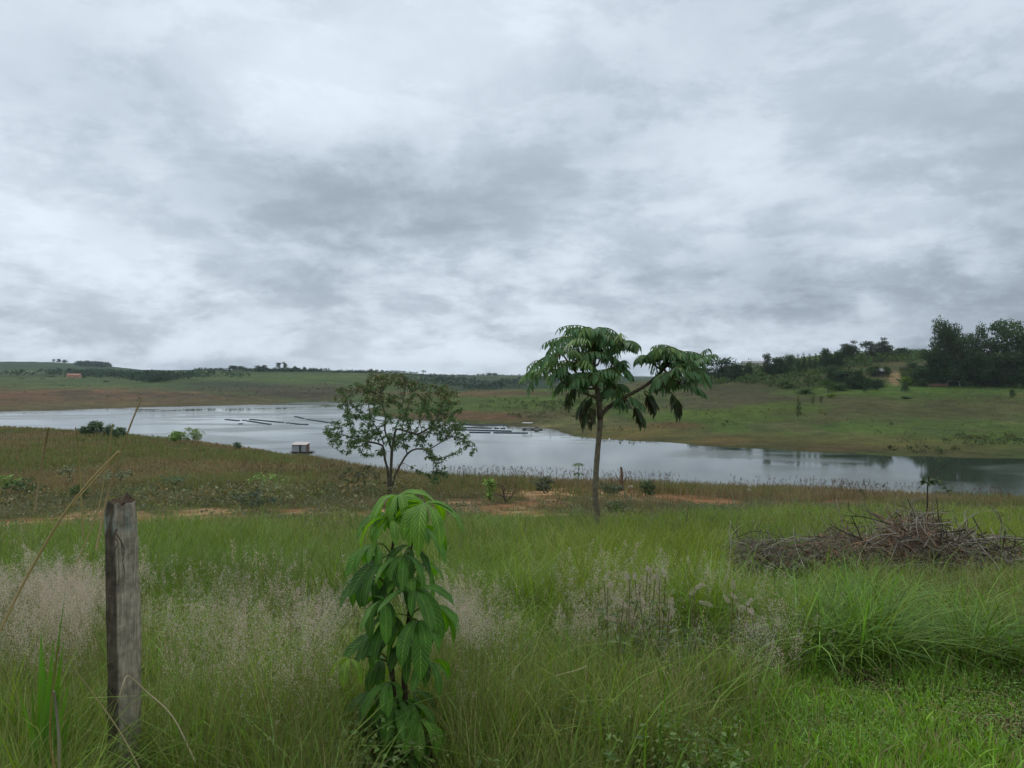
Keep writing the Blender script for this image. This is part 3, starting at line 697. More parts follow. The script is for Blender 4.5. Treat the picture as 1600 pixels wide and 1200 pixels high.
RG = 'trees along the ridge on the right'; EG = 'tall trees of the dark grove on the right'; SG = 'trees on the slope below the right ridge'
for a in [
    # grove, right edge
    (1470, 601, 506, 44, 'tall', 'tall feathery tree at the left end of the dark grove, its tip the highest there', EG),
    (1485, 602, 511, 40, 'tall', 'tall tree with rounded tip, second from the left in the dark grove', EG),
    (1502, 602, 517, 42, 'tall', 'broad tall tree third from the left in the dark grove', EG),
    (1524, 602, 514, 34, 'tall', 'narrow pointed tree standing before the dip in the grove skyline', EG),
    (1543, 602, 532, 42, 'tall', 'lower tree filling the dip in the grove skyline', EG),
    (1580, 603, 508, 66, 'crowned', 'great rounded crown standing above the right end of the grove', EG),
    (1608, 603, 524, 50, 'tall', 'tall tree cut by the right edge of the photo', EG),
    (1640, 603, 516, 50, 'tall', 'tall tree just beyond the right edge of the grove', EG),
    (1456, 602, 549, 36, 'dome', 'dark low tree under the left end of the grove', EG),
    (1474, 603, 556, 36, 'dome', 'dark undergrowth tree below the highest grove tip', EG),
    (1494, 603, 556, 38, 'dome', 'dark undergrowth tree behind the white metal gate', EG),
    (1516, 603, 552, 40, 'dome', 'dark undergrowth tree beneath the narrow pointed tree', EG),
    (1536, 604, 556, 38, 'dome', 'dark undergrowth tree beneath the dip of the grove', EG),
    (1557, 604, 552, 40, 'dome', 'dark undergrowth tree just left of the great rounded crown', EG),
    (1578, 604, 556, 40, 'dome', 'dark undergrowth tree beneath the great rounded crown', EG),
    (1600, 605, 550, 44, 'dome', 'dark undergrowth tree at the right edge of the grove', EG),
    (1436, 602, 571, 32, 'dome', 'low spreading dark tree left of the grove, beside the yellow green bush', EG),
    # ridge
    (1086, 597, 572, 26, 'dome', 'dark tree showing just right of the tall drooping tree crown', RG),
    (1106, 597, 573, 36, 'dome', 'low dark tree left of the large dome on the ridge', RG),
    (1128, 596, 557, 46, 'dome', 'large dark dome tree at the left end of the right ridge', RG),
    (1151, 595, 569, 32, 'dome', 'mid height tree left of the white walled house', RG),
    (1170, 592, 566, 14, 'bush', 'small tree in front of the white walled house', RG),
    (1198, 592, 553, 15, 'open', 'slender light tree rising behind the second dome', RG),
    (1212, 590, 557, 42, 'dome', 'second dark dome tree on the ridge, right of the white walled house', RG),
    (1234, 587, 556, 22, 'tall', 'upright tree right of the second ridge dome', RG),
    (1247, 584, 556, 13, 'slim', 'first of five pointed little trees in the ridge row', RG),
    (1256, 583, 554, 12, 'slim', 'second of five pointed little trees in the ridge row', RG),
    (1265, 582, 555, 12, 'slim', 'third of five pointed little trees in the ridge row', RG),
    (1274, 581, 554, 12, 'slim', 'fourth of five pointed little trees in the ridge row', RG),
    (1282, 580, 556, 12, 'slim', 'fifth of five pointed little trees in the ridge row', RG),
    (1291, 577, 543, 25, 'dome', 'peaked dark tree standing out of the middle of the ridge row', RG),
    (1311, 577, 551, 18, 'dome', 'small round tree left of the open crowned tree', RG),
    (1330, 569, 533, 35, 'open', 'open crowned tree with sky showing through its branches', RG),
    (1359, 564, 534, 26, 'open', 'airy tree at the left of the pair on the hilltop', RG),
    (1379, 562, 529, 32, 'open', 'tallest airy tree at the right of the pair on the hilltop', RG),
    (1406, 558, 543, 30, 'dome', 'flat dark topped tree right of the hilltop pair', RG),
    (1442, 557, 546, 14, 'bush', 'small round bush on the skyline before the grove', RG),
    # slope
    (1300, 600, 570, 32, 'dome', 'dark tree on the slope left of the little white roof', SG),
    (1316, 606, 580, 32, 'dome', 'dark tree among the clump on the slope below the ridge row', SG),
    (1294, 612, 592, 20, 'pale', 'light green round tree at the lower left of the slope clump', SG),
    (1312, 611, 594, 26, 'bush', 'bushy tree next to the light green round tree', SG),
    (1336, 608, 577, 34, 'dome', 'wide dark tree in the middle of the slope clump', SG),
    (1352, 607, 589, 24, 'dome', 'dark tree under the little white roof', SG),
    (1364, 588, 570, 24, 'bush', 'tree standing above the little white roof', SG),
    (1386, 588, 572, 14, 'bush', 'round green tree right of the little white roof', SG),
    (1370, 609, 594, 24, 'dome', 'dark tree below the little white roof, left of the pale earth cut', SG),
    (1351, 614, 588, 8, 'slim', 'thin dark tree standing alone at the foot of the slope clump', SG),
    (1414, 612, 596, 15, 'slim', 'dark conical shrub below the pale earth cut', SG),
    (1420, 602, 583, 20, 'yellow', 'yellow green bush right of the pale earth cut', SG),
    (1424, 584, 566, 26, 'dome', 'dark tree on the slope above the yellow green bush', SG),
    (1440, 590, 570, 24, 'dome', 'dark tree on the slope at the left foot of the grove', SG),
    (1258, 615, 605, 26, 'bush', 'low green bush at the left foot of the slope', SG),
    (1228, 606, 594, 26, 'bush', 'olive bush on the slope near the pale earth scrape', SG),
    (1270, 634, 617, 8, 'wisp', 'thin sapling on the meadow, left of a pair', SG),
    (1283, 632, 615, 9, 'wisp', 'thin sapling on the meadow, right of a pair', SG),
    (1299, 622, 612, 13, 'yellow', 'small yellow green bush on the meadow', SG),
    (1247, 657, 621, 15, 'wisp', 'lone spindly sapling standing on the lower meadow', SG),
    (1582, 621, 608, 10, 'bush', 'little bush on the bright meadow below the grove', SG),
    (1415, 623, 618, 16, 'bush', 'small dark shrub in the open meadow', SG),
]:
    far_tree(*a[:5], a[5], group=a[6])

LG = 'trees on the far ridge across the lake'
for a in [
    (364, 578, 571.3, 15, 'dome', 'left one of two dark domes on the far ridge', 1230), (377, 578, 571.6, 14, 'dome', 'right one of two dark domes on the far ridge', 1230),
    (403, 577.5, 570.6, 11, 'dome', 'dark round tree between the domes and the tall pair on the far ridge', 1230), (413, 577.5, 570.8, 10, 'dome', 'second dark round tree before the tall pair on the far ridge', 1230),
    (435, 577, 565.8, 9, 'tall', 'taller left tree of the pair on the far ridge', 1225), (445, 577, 566.5, 9, 'tall', 'right tree of the tall pair on the far ridge', 1225),
    (460, 577, 571.8, 7, 'dome', 'small round tree right of the tall pair on the far ridge', 1222), (476, 577, 573, 5, 'bush', 'last little bush of the row on the far ridge', 1222),
    (340, 579, 577, 5, 'bush', 'tiny bush left of the two dark domes', 1230),
    (747, 587, 583.2, 5, 'bush', 'first small tree of the cluster on the middle skyline', 2010), (755, 587, 583.0, 4, 'slim', 'thin tree of the cluster on the middle skyline', 2010),
    (764, 587, 582.0, 9, 'dome', 'largest round tree of the cluster on the middle skyline', 2010), (773, 587, 583.0, 9, 'dome', 'low tree ending the cluster on the middle skyline', 2010),
    (109, 582, 574.5, 8, 'dome', 'dark round tree above the orange roofed house', 1250), (91, 580, 574.2, 7, 'dome', 'dark tree on the left hillside, above and left of the orange roofed house', 1400),
    (84, 567, 561.5, 5, 'tall', 'first tree on the top of the left hill', 2280), (92, 567, 561.0, 6, 'dome', 'second tree on the top of the left hill', 2280), (101, 567.5, 561.8, 7, 'dome', 'third tree on the top of the left hill', 2280),
    (64, 579, 575.5, 6, 'bush', 'small dark bush far left on the hillside', 1400), (35, 597, 591, 11, 'bush', 'round bush on the left pasture', 900), (66, 597, 591.8, 7, 'bush', 'bush on the pasture left of the orange roofed house', 900),
    (80, 593, 587, 12, 'dome', 'dark bush at the left of the orange roofed house', 1010), (130, 590.5, 586.5, 9, 'bush', 'bush right of the orange roofed house', 1010), (167, 599, 594.5, 9, 'bush', 'bush on the pasture left of the hollow wood', 820),
    (98, 606, 604.2, 9, 'bush', 'low shrub at the top of the red bank', 670), (265, 587.5, 583.5, 9, 'dome', 'lone dark tree at the right end of the hollow wood', 1080),
]:
    far_tree(*a[:5], a[5], group=LG, Y=a[6])


# ------------------------------------------------------------------ uncountable far growth
def scatter_scrub(name, label, pts, hts, col, n=12, size=.5, mat=M_FAR):
    g = Geo(); m = len(pts)
    P = np.repeat(pts, n, 0); hh = np.repeat(hts, n)
    d = rdir(m * n, -.3, 1)
    P = P + d * (hh * .55 * RNG.random(m * n) ** .4)[:, None] * np.array([1.25, 1.25, .9]) + np.array([0, 0, 1]) * (hh * .3)[:, None]
    D = unit(d + rdir(m * n) * .6); N = unit(d + rdir(m * n) * .8)
    s = hh * size * RNG.uniform(.6, 1.4, m * n)
    leafs(g, P, D, N, s, s * .7, np.repeat(cvar(col, m, .35, .2), n, 0) * RNG.uniform(.75, 1.25, (m * n, 1)), .2, .2)
    return tag(link(name, g.mesh(name, mat)), label, 'vegetation', kind='stuff')


def pix_area(n, boxes, ymin=170):
    """ground points under soft elliptical patches of the view"""
    px, py = [], []
    for cx, cy, rx, ry, w in boxes:
        m = int(n * w); a = RNG.random(m) * 2 * PI; r = np.sqrt(RNG.random(m))
        px.append(cx + rx * r * np.cos(a)); py.append(cy + ry * r * np.sin(a))
    px = np.concatenate(px); py = np.concatenate(py)
    Y = np.exp(np.linspace(math.log(ymin), math.log(3500), 500))
    d = terrain_z((px[:, None] - CX) / F * Y, np.broadcast_to(Y, (len(px), 500))) - (H - (py[:, None] - HZ) / F * Y)
    k = np.argmax(d >= 0, 1); k = np.where(d.max(1) >= 0, k, np.argmax(d, 1))
    yy = Y[k]; xx = (px - CX) / F * yy
    return np.stack([xx, yy, terrain_z(xx, yy)], 1)


pts = pix_area(1, [(190, 588, 60, 3, 120), (158, 584, 30, 3, 60), (240, 593, 34, 5, 170), (215, 590, 30, 5, 90), (100, 584, 40, 3, 36), (280, 590, 34, 3, 40), (130, 588, 30, 3, 30), (40, 586, 60, 2, 24), (330, 588, 60, 4, 24)], 600)
scatter_scrub('hollow_wood', 'dark wood filling the hollow of the far left hills', pts, RNG.uniform(4, 9, len(pts)), C(66, 84, 62), 16, .35)
pts = pix_area(1, [(140, 571, 20, 2.5, 130), (158, 573, 12, 2, 60)], 1500)
scatter_scrub('plantation', 'block of planted trees on top of the far left hill', pts, RNG.uniform(9, 13, len(pts)), C(66, 82, 68), 18, .3)
pts = pix_area(1, [(450, 579.3, 66, 1.8, 260), (345, 578, 50, 1, 90), (590, 581.5, 70, 1.2, 110), (720, 587, 120, 1.0, 120)], 800)
scatter_scrub('crop_rows', 'dark green plantation belt along the far ridge', pts, RNG.uniform(2, 3.5, len(pts)), C(58, 78, 56), 12, .5)
pts = pix_area(1, [(780, 602, 60, 5, 60), (830, 596, 50, 4, 60), (700, 600, 50, 5, 50), (760, 607, 40, 3, 40), (690, 594, 60, 3, 40)], 650)
scatter_scrub('valley_thicket', 'dark thickets in the folds of the distant middle valley', pts, RNG.uniform(3, 7, len(pts)), C(66, 82, 64), 14, .4)
pts = pix_area(1, [(1150, 596, 70, 4, 90), (1220, 588, 60, 5, 80), (1290, 584, 60, 5, 70), (1340, 566, 50, 4, 70), (1400, 566, 50, 4, 40), (1340, 600, 80, 8, 120), (1430, 595, 40, 10, 80), (1240, 603, 50, 6, 50), (1530, 601, 80, 3, 90), (1100, 600, 40, 2, 30), (1140, 592, 60, 4, 90), (1200, 580, 60, 6, 120), (1270, 572, 60, 7, 140), (1320, 570, 40, 6, 90), (1380, 562, 40, 4, 60), (1420, 560, 40, 3, 60), (1320, 562, 40, 3, 50), (1350, 557, 50, 3, 70), (1400, 553, 40, 3, 50), (1435, 553, 24, 3, 30)], 200)
qx, qy = CX + F * pts[:, 0] / pts[:, 1], HZ + F * (H - pts[:, 2]) / pts[:, 1]
pts = pts[~(((qx > 1384) & (qx < 1414) & (qy > 566) & (qy < 612)) | ((qx > 1354) & (qx < 1388) & (qy > 576) & (qy < 600)))]
scatter_scrub('hillside_scrub', 'bushy scrub between the trees of the right hillside', pts, RNG.uniform(1.4, 4.6, len(pts)), C(86, 104, 60), 18, .34)
# weeds and tussocks on the far pasture
n = 9000
u = RNG.uniform(-.75, .72, n); yy = np.exp(RNG.uniform(math.log(175), math.log(1100), n))
P3 = np.stack([u * yy, yy, terrain_z(u * yy, yy)], 1)
dn = fbm(P3[:, 0] / 30, P3[:, 1] / 30, 91, 3)
ok = (P3[:, 2] > LAKE + 1.2) & (dn + RNG.random(n) * .35 > .70)
P3 = P3[ok]
scatter_scrub('pasture_weeds', 'tussocks and low weeds dotted over the far pastures', P3, RNG.uniform(.25, .8, len(P3)) * (1 + P3[:, 1] / 900) * np.where(RNG.random(len(P3)) < .05, 2.0, 1), C(112, 114, 70), 7, .55)
pts = pix_area(1, [(820, 633, 80, 8, 90), (900, 634, 60, 10, 120), (960, 628, 60, 12, 120), (410, 610, 100, 8, 90), (520, 612, 70, 6, 60), (850, 650, 60, 6, 60), (1000, 640, 40, 6, 30), (1540, 690, 70, 8, 60), (1440, 705, 60, 6, 30)], 175)
scatter_scrub('shore_scrub', 'low olive scrub on the slopes above the water', pts, RNG.uniform(.5, 1.5, len(pts)), C(84, 92, 58), 12, .45)


# ------------------------------------------------------------------ buildings
def solid(parent, name, c, s, col, label=None):
    g = Geo(); box(g, c, s, col); o = link(name, g.mesh(name, M_PAINT), parent)
    if label: o['label'] = label
    return o


def gable(parent, w, d, h, rise, col, over=.35):
    g = Geo(); x, y = w / 2 + over, d / 2 + over; t = .14
    V = [(-x, -y, h), (x, -y, h), (-x, 0, h + rise), (x, 0, h + rise), (-x, y, h), (x, y, h)]
    V = np.array(V + [(a, b, c + t) for a, b, c in V], float)
    g.add(V, np.array([[0, 1, 3, 2], [2, 3, 5, 4], [6, 8, 9, 7], [8, 10, 11, 9], [0, 6, 7, 1], [4, 5, 11, 10], [0, 2, 8, 6], [2, 4, 10, 8], [1, 7, 9, 3], [3, 9, 11, 5]]), col)
    return link('roof', g.mesh('roof', M_PAINT), parent)


def walls(parent, w, d, h, rise, col):
    g = Geo(); box(g, (0, 0, h / 2 - .3), (w, d, h + .6), col)
    for s in (-1, 1):
        g.add(np.array([[s * w / 2, -d / 2, h], [s * w / 2, d / 2, h], [s * w / 2, 0, h + rise * .95]]), np.array([[0, 1, 2]] if s > 0 else [[1, 0, 2]]), col)
    return link('wall', g.mesh('wall', M_PAINT), parent)


def house(px, py, Y, w, d, h, rise, wall, roof, label, rz=0.0, doors=(.1,), wins=(-.3, .32)):
    p = hit(px, py, 170) if Y is None else on(px, Y)
    e = empty('house', p, label, 'house', rz=rz)
    walls(e, w, d, h, rise, wall); gable(e, w, d, h, rise, roof)
    for q in doors: solid(e, 'door', (q * w, -d / 2 - .01, 1.0), (.9, .06, 2.0), C(70, 60, 52))
    for q in wins: solid(e, 'window', (q * w, -d / 2 - .01, 1.5), (1.1, .06, 1.0), C(50, 54, 58))
    return e


house(1176, 577, 640, 17, 8, 4.2, 1.6, C(196, 194, 186), C(150, 144, 136), 'white walled house half hidden among the ridge trees', .1)
house(1372, 587, None, 5.5, 4.5, 2.2, 1.3, C(96, 88, 76), C(214, 214, 214), 'small building with a bright whitish roof among the slope trees', -.5)
house(1083, 588, 620, 6, 6, 4.5, 1.6, C(210, 206, 200), C(160, 150, 140), 'white house end showing behind the right side of the tall drooping tree', .3)
house(909, 606, 450, 13, 6, 2.4, 0.8, C(206, 206, 200), C(196, 196, 190), 'long low white building on the green rise behind the tall tree', .05, (.12,), (-.32, -.1, .34))
house(895, 606, 446, 2.6, 2.6, 2.2, .5, C(190, 186, 176), C(170, 166, 158), 'tiny pale hut left of the long low white building', 0, (0,), ())
house(116, 592, 985, 15, 8, 3.4, 2.2, C(184, 146, 118), C(150, 92, 66), 'orange roofed farmhouse on the far left pasture', .15)

# metal gate, low wall and posts at the foot of the grove
p = hit(1490, 604, 200)
e = empty('metal_gate', p, 'pale metal gate frame with a curved end at the foot of the dark grove', 'gate')
sc_ = p.y / F
g = Geo(); tube(g, curve([(-9 * sc_, 0, 0), (-9 * sc_, 0, 8.5 * sc_)], 4), .10, 6, C(150, 148, 142)); link('post', g.mesh('post', M_PAINT), e)
g = Geo(); tube(g, curve([(-9 * sc_, 0, 8.3 * sc_), (6 * sc_, 0, 8 * sc_), (9 * sc_, 0, 6 * sc_), (10 * sc_, 0, 0)], 14), .13, 6, C(186, 188, 186)); link('top_rail', g.mesh('top_rail', M_PAINT), e)
p = hit(1464, 604, 200)
e = empty('low_wall', p, 'low reddish wall left of the pale metal gate', 'wall')
g = Geo(); box(g, (0, 0, .35), (34 * sc_, .3, 1.5), C(112, 76, 62)); link('wall_face', g.mesh('wall_face', M_PAINT), e)
g = Geo(); box(g, (0, 0, 1.16), (35 * sc_, .4, .12), C(140, 120, 104)); link('coping', g.mesh('coping', M_PAINT), e)
for px, base, top, lab in ((1104.5, 597, 584, 'pale post in front of the dark trees right of the tall tree crown'), (860, 609, 593, 'thin pole on the rise left of the tall tree')):
    p = hit(px, base, 200); g = Geo()
    hh = (base - top) / F * p.y
    tube(g, [(0, 0, -.2), (0, 0, hh)], [.16, .12], 8, C(150, 148, 138)); tube(g, [(-.7, 0, hh * .93), (.7, 0, hh * .93)], .07, 5, C(120, 112, 100))
    o = link('pole', g.mesh('pole', M_PAINT)); o.location = p; tag(o, lab, 'pole')


# ------------------------------------------------------------------ on the water
def wpt(px, py):
    Y = (H - LAKE) * F / (py - HZ)
    return Vector(((px - CX) / F * Y, Y, LAKE))


p = wpt(470, 706.5)
e = empty('floating_shed', p, 'small pale shed on a float moored by the near shore', 'shed', rz=-.10, sc=(.86, .86, .92))
W_, D_, Hh = 4.3, 3.0, 1.85


def sheet(w, h, n, amp, col):
    """corrugated sheet in the x-z plane"""
    g = Geo(); x = np.linspace(-w / 2, w / 2, n); y = amp * np.where(np.arange(n) % 2, 1, -1)
    V = np.concatenate([np.stack([x, y, np.zeros(n)], 1), np.stack([x, y, np.full(n, h)], 1)])
    i = np.arange(n - 1)[:, None]
    g.add(V, np.concatenate([i, i + 1, i + 1 + n, i + n], 1), col)
    return g


WALLC = C(178, 176, 176)
for (cx_, w_) in ((-W_ * .25, W_ * .5), (W_ * .335, W_ * .33)):
    o = link('wall', sheet(w_, Hh, 24, .025, WALLC).mesh('wall', M_PAINT), e); o.location = (cx_, -D_ / 2, .30)
o = link('wall', sheet(W_, Hh + .3, 40, .025, WALLC).mesh('wall', M_PAINT), e); o.location = (0, D_ / 2, .30)
for s in (-1, 1):
    o = link('wall', sheet(D_, Hh + .1, 24, .025, C(128, 96, 84) if s > 0 else WALLC).mesh('wall', M_PAINT), e); o.location = (s * W_ / 2, 0, .30); o.rotation_euler = (0, 0, PI / 2)
    if s > 0: o['label'] = 'rusty brown end wall'
solid(e, 'door', (W_ * .085, -D_ / 2 + .12, .30 + Hh * .48), (W_ * .17, .05, Hh * .96), C(70, 70, 70))
g = Geo(); V = np.array([(-W_ / 2 - .25, -D_ / 2 - .45, Hh + .32), (W_ / 2 + .25, -D_ / 2 - .45, Hh + .32), (W_ / 2 + .25, D_ / 2 + .3, Hh + .8), (-W_ / 2 - .25, D_ / 2 + .3, Hh + .8)])
V = np.concatenate([V, V + np.array([0, 0, .07])]); g.add(V, np.array([[3, 2, 1, 0], [4, 5, 6, 7], [0, 1, 5, 4], [1, 2, 6, 5], [2, 3, 7, 6], [3, 0, 4, 7]]), C(206, 190, 184)); link('roof', g.mesh('roof', M_PAINT), e)
solid(e, 'deck', (.5, 0, .24), (W_ + 2.2, D_ + 1.2, .12), C(96, 88, 78))
for sx in (-1.9, -.3, 1.3, 2.7):
    g = Geo(); tube(g, [(sx, -D_ / 2 - .5, .02), (sx, D_ / 2 + .5, .02)], .22, 10, C(58, 72, 96)); link('float', g.mesh('float', M_PAINT), e)
g = Geo(); tube(g, [(2.9, -1.9, .3), (2.95, -1.9, 2.3)], .04, 6, C(110, 104, 96)); link('mooring_post', g.mesh('mooring_post', M_PAINT), e)


def cage_mesh(s, h):
    g = Geo()
    for a, b in (((-s, -s), (s, -s)), ((s, -s), (s, s)), ((s, s), (-s, s)), ((-s, s), (-s, -s))):
        tube(g, [(*a, h), (*b, h)], .06, 5, C(112, 114, 112)); tube(g, [(*a, .02), (*b, .02)], .10, 6, C(100, 108, 108))
    for a in ((-s, -s), (s, -s), (s, s), (-s, s)):
        tube(g, [(*a, -.1), (*a, h + .05)], .05, 5, C(58, 56, 54)); tube(g, [(a[0] - .35, a[1], .05), (a[0] + .35, a[1], .05)], .22, 8, C(62, 74, 84))
    box(g, (0, 0, h * .4), (s * 1.9, s * 1.9, h * .7), C(104, 110, 106))
    return g.mesh('fish_cage', M_PAINT)


CAGE = cage_mesh(.50, .16); SMALLCAGE = cage_mesh(.45, .14)
rows = [
    ((354, 655.6), (371, 657.2), 6, 'dark fish cage in the short row farthest left on the lake', 'cages of the short left row'),
    ((382, 656.8), (421, 663), 13, 'dark fish cage in the row left of the longest row', 'cages of the second left row'),
    ((393, 655.4), (463, 662.2), 24, 'dark fish cage in the longest row on the lake', 'cages of the longest row'),
    ((466, 662.8), (478, 663.4), 4, 'dark fish cage in the short piece right of the longest row', 'cages right of the longest row'),
    ((462, 651), (474, 654), 5, 'dark fish cage at the far end of the row running towards the branched tree', 'cages at the far end of the third row'),
    ((481, 655.5), (512, 660), 11, 'dark fish cage in the row running towards the branched tree', 'cages of the third row'),
    ((512, 670.4), (519, 670.4), 3, 'dark fish cage floating just left of the branched tree', 'cages beside the branched tree'),
    ((722, 663.6), (790, 664.2), 15, 'dark fish cage in the farthest row near the pontoon', 'cages of the far right row'),
    ((724, 668), (786, 669.5), 13, 'dark fish cage in the middle row near the pontoon', 'cages of the middle right row'),
    ((722, 671.6), (795, 673.6), 15, 'dark fish cage in the nearest row near the pontoon', 'cages of the near right row'),
    ((736, 675.6), (822, 676.8), 14, 'pale topped fish cage in the line over the green reflection', 'cages of the line over the green reflection'),
]
for (a, b, n, lab, grp) in rows:
    A_, B_ = wpt(*a), wpt(*b); rot = math.atan2(B_.y - A_.y, B_.x - A_.x)
    for i in range(n):
        if n > 6 and RNG.random() < .08: continue
        q = A_.lerp(B_, (i + (RNG.random() - .5) * .35) / max(1, n - 1))
        o = link('fish_cage', SMALLCAGE if a[0] > 700 else CAGE); o.location = q; o.rotation_euler = (0, 0, rot + (RNG.random() - .5) * .2)
        tag(o, lab, 'fish cage', grp)
o = link('fish_cage', CAGE); o.location = wpt(376, 662.4); tag(o, 'lone dark fish cage below the left rows', 'fish cage', 'single cages')

# pontoon by the point
p = wpt(832, 671)
e = empty('pontoon', p, 'wooden pontoon with a white sheet roof moored at the point across the lake', 'pontoon', rz=-.25)
solid(e, 'deck', (0, 0, .35), (7.5, 3.2, .18), C(108, 98, 84))
for sx in (-3, 0, 3):
    g = Geo(); tube(g, [(sx, -1.5, .1), (sx, 1.5, .1)], .26, 9, C(60, 76, 100)); link('float', g.mesh('float', M_PAINT), e)
for sx in (-3.2, -.6):
    for sy in (-1.2, 1.2):
        g = Geo(); tube(g, [(sx, sy, .4), (sx, sy, 2.3)], .06, 6, C(120, 110, 96)); link('post', g.mesh('post', M_PAINT), e)
g = Geo(); box(g, (-1.9, 0, 2.38), (3.6, 3.2, .1), C(208, 208, 204)); link('roof', g.mesh('roof', M_PAINT), e)
solid(e, 'crate', (1.5, .2, .8), (1.5, 1.0, .72), C(130, 118, 104)); g = Geo(); tube(g, [(2.8, -1.2, .4), (3.4, -1.3, 1.4)], .05, 5, C(150, 140, 120)); tube(g, [(0.6, -1.3, .95), (3.6, -1.3, .95)], .04, 5, C(150, 140, 120)); link('rail', g.mesh('rail', M_PAINT), e)
for (a, b, lab) in (((876, 683.6), (893, 683.8), 'short white floating boom left of the tall trunk'), ((897, 687.6), (958, 687.6), 'long white floating boom passing behind the tall trunk'), ((974, 689.4), (1008, 691), 'faint pale floating boom right of the tall trunk')):
    A_, B_ = wpt(*a), wpt(*b); g = Geo(); d_ = (B_ - A_)
    m = 14
    for i in range(m):
        tube(g, [tuple(d_ * (i / m)), tuple(d_ * ((i + .9) / m))], .10, 6, C(196, 196, 186))
    tube(g, [(0, 0, .02), tuple(d_ + Vector((0, 0, .02)))], .035, 5, C(160, 158, 150))
    o = link('floating_boom', g.mesh('floating_boom', M_PAINT)); o.location = A_; tag(o, lab, 'boom')
p = wpt(952, 687.4); g = Geo(); tube(g, [(0, 0, -.1), (0, 0, .25), (0, 0, .6)], [.28, .3, .1], 10, C(220, 218, 210)); tube(g, [(0, 0, .55), (0, 0, .95)], .05, 6, C(200, 200, 196))
o = link('buoy', g.mesh('buoy', M_PAINT)); o.location = p; tag(o, 'white buoy at the right end of the long floating boom', 'buoy')


# ------------------------------------------------------------------ the tall drooping tree
def frond(g, B, az, el, Lf, arch, col, lf=.24, lw=.08, n=9, gr=None):
    """one compound leaf: an arching stalk with hanging leaflets in two ranks"""
    p = np.array(B, float); out = [p.copy()]; e = el
    for i in range(n):
        d = np.array([math.cos(az) * math.cos(e), math.sin(az) * math.cos(e), math.sin(e)])
        p = p + d * Lf / n; out.append(p.copy()); e -= arch / n
    out = np.array(out)
    if gr is not None: tube(gr, out, [.011, .004], 4, C(96, 104, 56))
    P, D, N, LL = [], [], [], []
    for i in range(2, n + 1):
        t = unit(out[min(i, n)] - out[i - 1]); s = unit(np.cross(t, [0, 0, 1.0]))
        prof = math.sin(PI * (0.22 + .68 * i / n)) ** .6
        for k in (-1, 1):
            P.append(out[i]); d = s * k * RNG.uniform(.5, 1.0) + np.array([0, 0, -1]) * RNG.uniform(.45, 1.1) + t * RNG.uniform(.25, .6) + rdir(1)[0] * .18
            D.append(d); N.append(s * k * .75 + np.array([0, 0, .55]) + t * .2); LL.append(lf * prof * RNG.uniform(.85, 1.15))
    P.append(out[-1]); D.append(out[-1] - out[-2] + np.array([0, 0, -.05])); N.append(np.array([0, 0, 1.0]) + t * .5); LL.append(lf * .8)
    P, D, N, LL = map(np.array, (P, D, N, LL))
    m = len(P)
    # two-stage leaflets so that they curl down
    D = unit(D); N = unit(N - D * (N * D).sum(-1, keepdims=True)); S = np.cross(D, N); W = lw * LL / lf * RNG.uniform(.85, 1.15, m)
    ts = np.array([0, .18, .45, .75, 1.0]); ws = np.array([.12, .75, 1.0, .72, .05])
    cur = ts ** 2 * .28
    ctr = P[:, None] + D[:, None] * (ts * 1.0)[None, :, None] * LL[:, None, None] + (np.array([0, 0, -1.0])[None, None] * .5 - N[:, None] * .5) * cur[None, :, None] * LL[:, None, None]
    lft = ctr + (S[:, None] * ws[None, :, None] * W[:, None, None] / 2 + N[:, None] * (ws * .10)[None, :, None] * W[:, None, None])
    rgt = ctr + (-S[:, None] * ws[None, :, None] * W[:, None, None] / 2 + N[:, None] * (ws * .10)[None, :, None] * W[:, None, None])
    V = np.stack([lft, ctr, rgt], 2).reshape(m, 15, 3)
    b = (np.arange(m) * 15)[:, None]; Fq = []
    for i in range(4):
        for j in range(2):
            Fq.append(np.concatenate([b + 3 * i + j, b + 3 * i + j + 1, b + 3 * i + 3 + j + 1, b + 3 * i + 3 + j], 1))
    g.add(V.reshape(-1, 3), np.concatenate(Fq), np.repeat(cvar(col, m, .2, .1), 15, 0))


TY = 15.0
base = on(935, TY, -.08)
tree = empty('tall_tree', base, 'tall slender tree with drooping compound leaves standing in the grass right of centre', 'tree')


def L(px, py, dy=0.0, o=base, Y=TY):
    q = PT(px, py, Y + dy); return np.array([q.x - o.x, q.y - o.y, q.z - o.z])


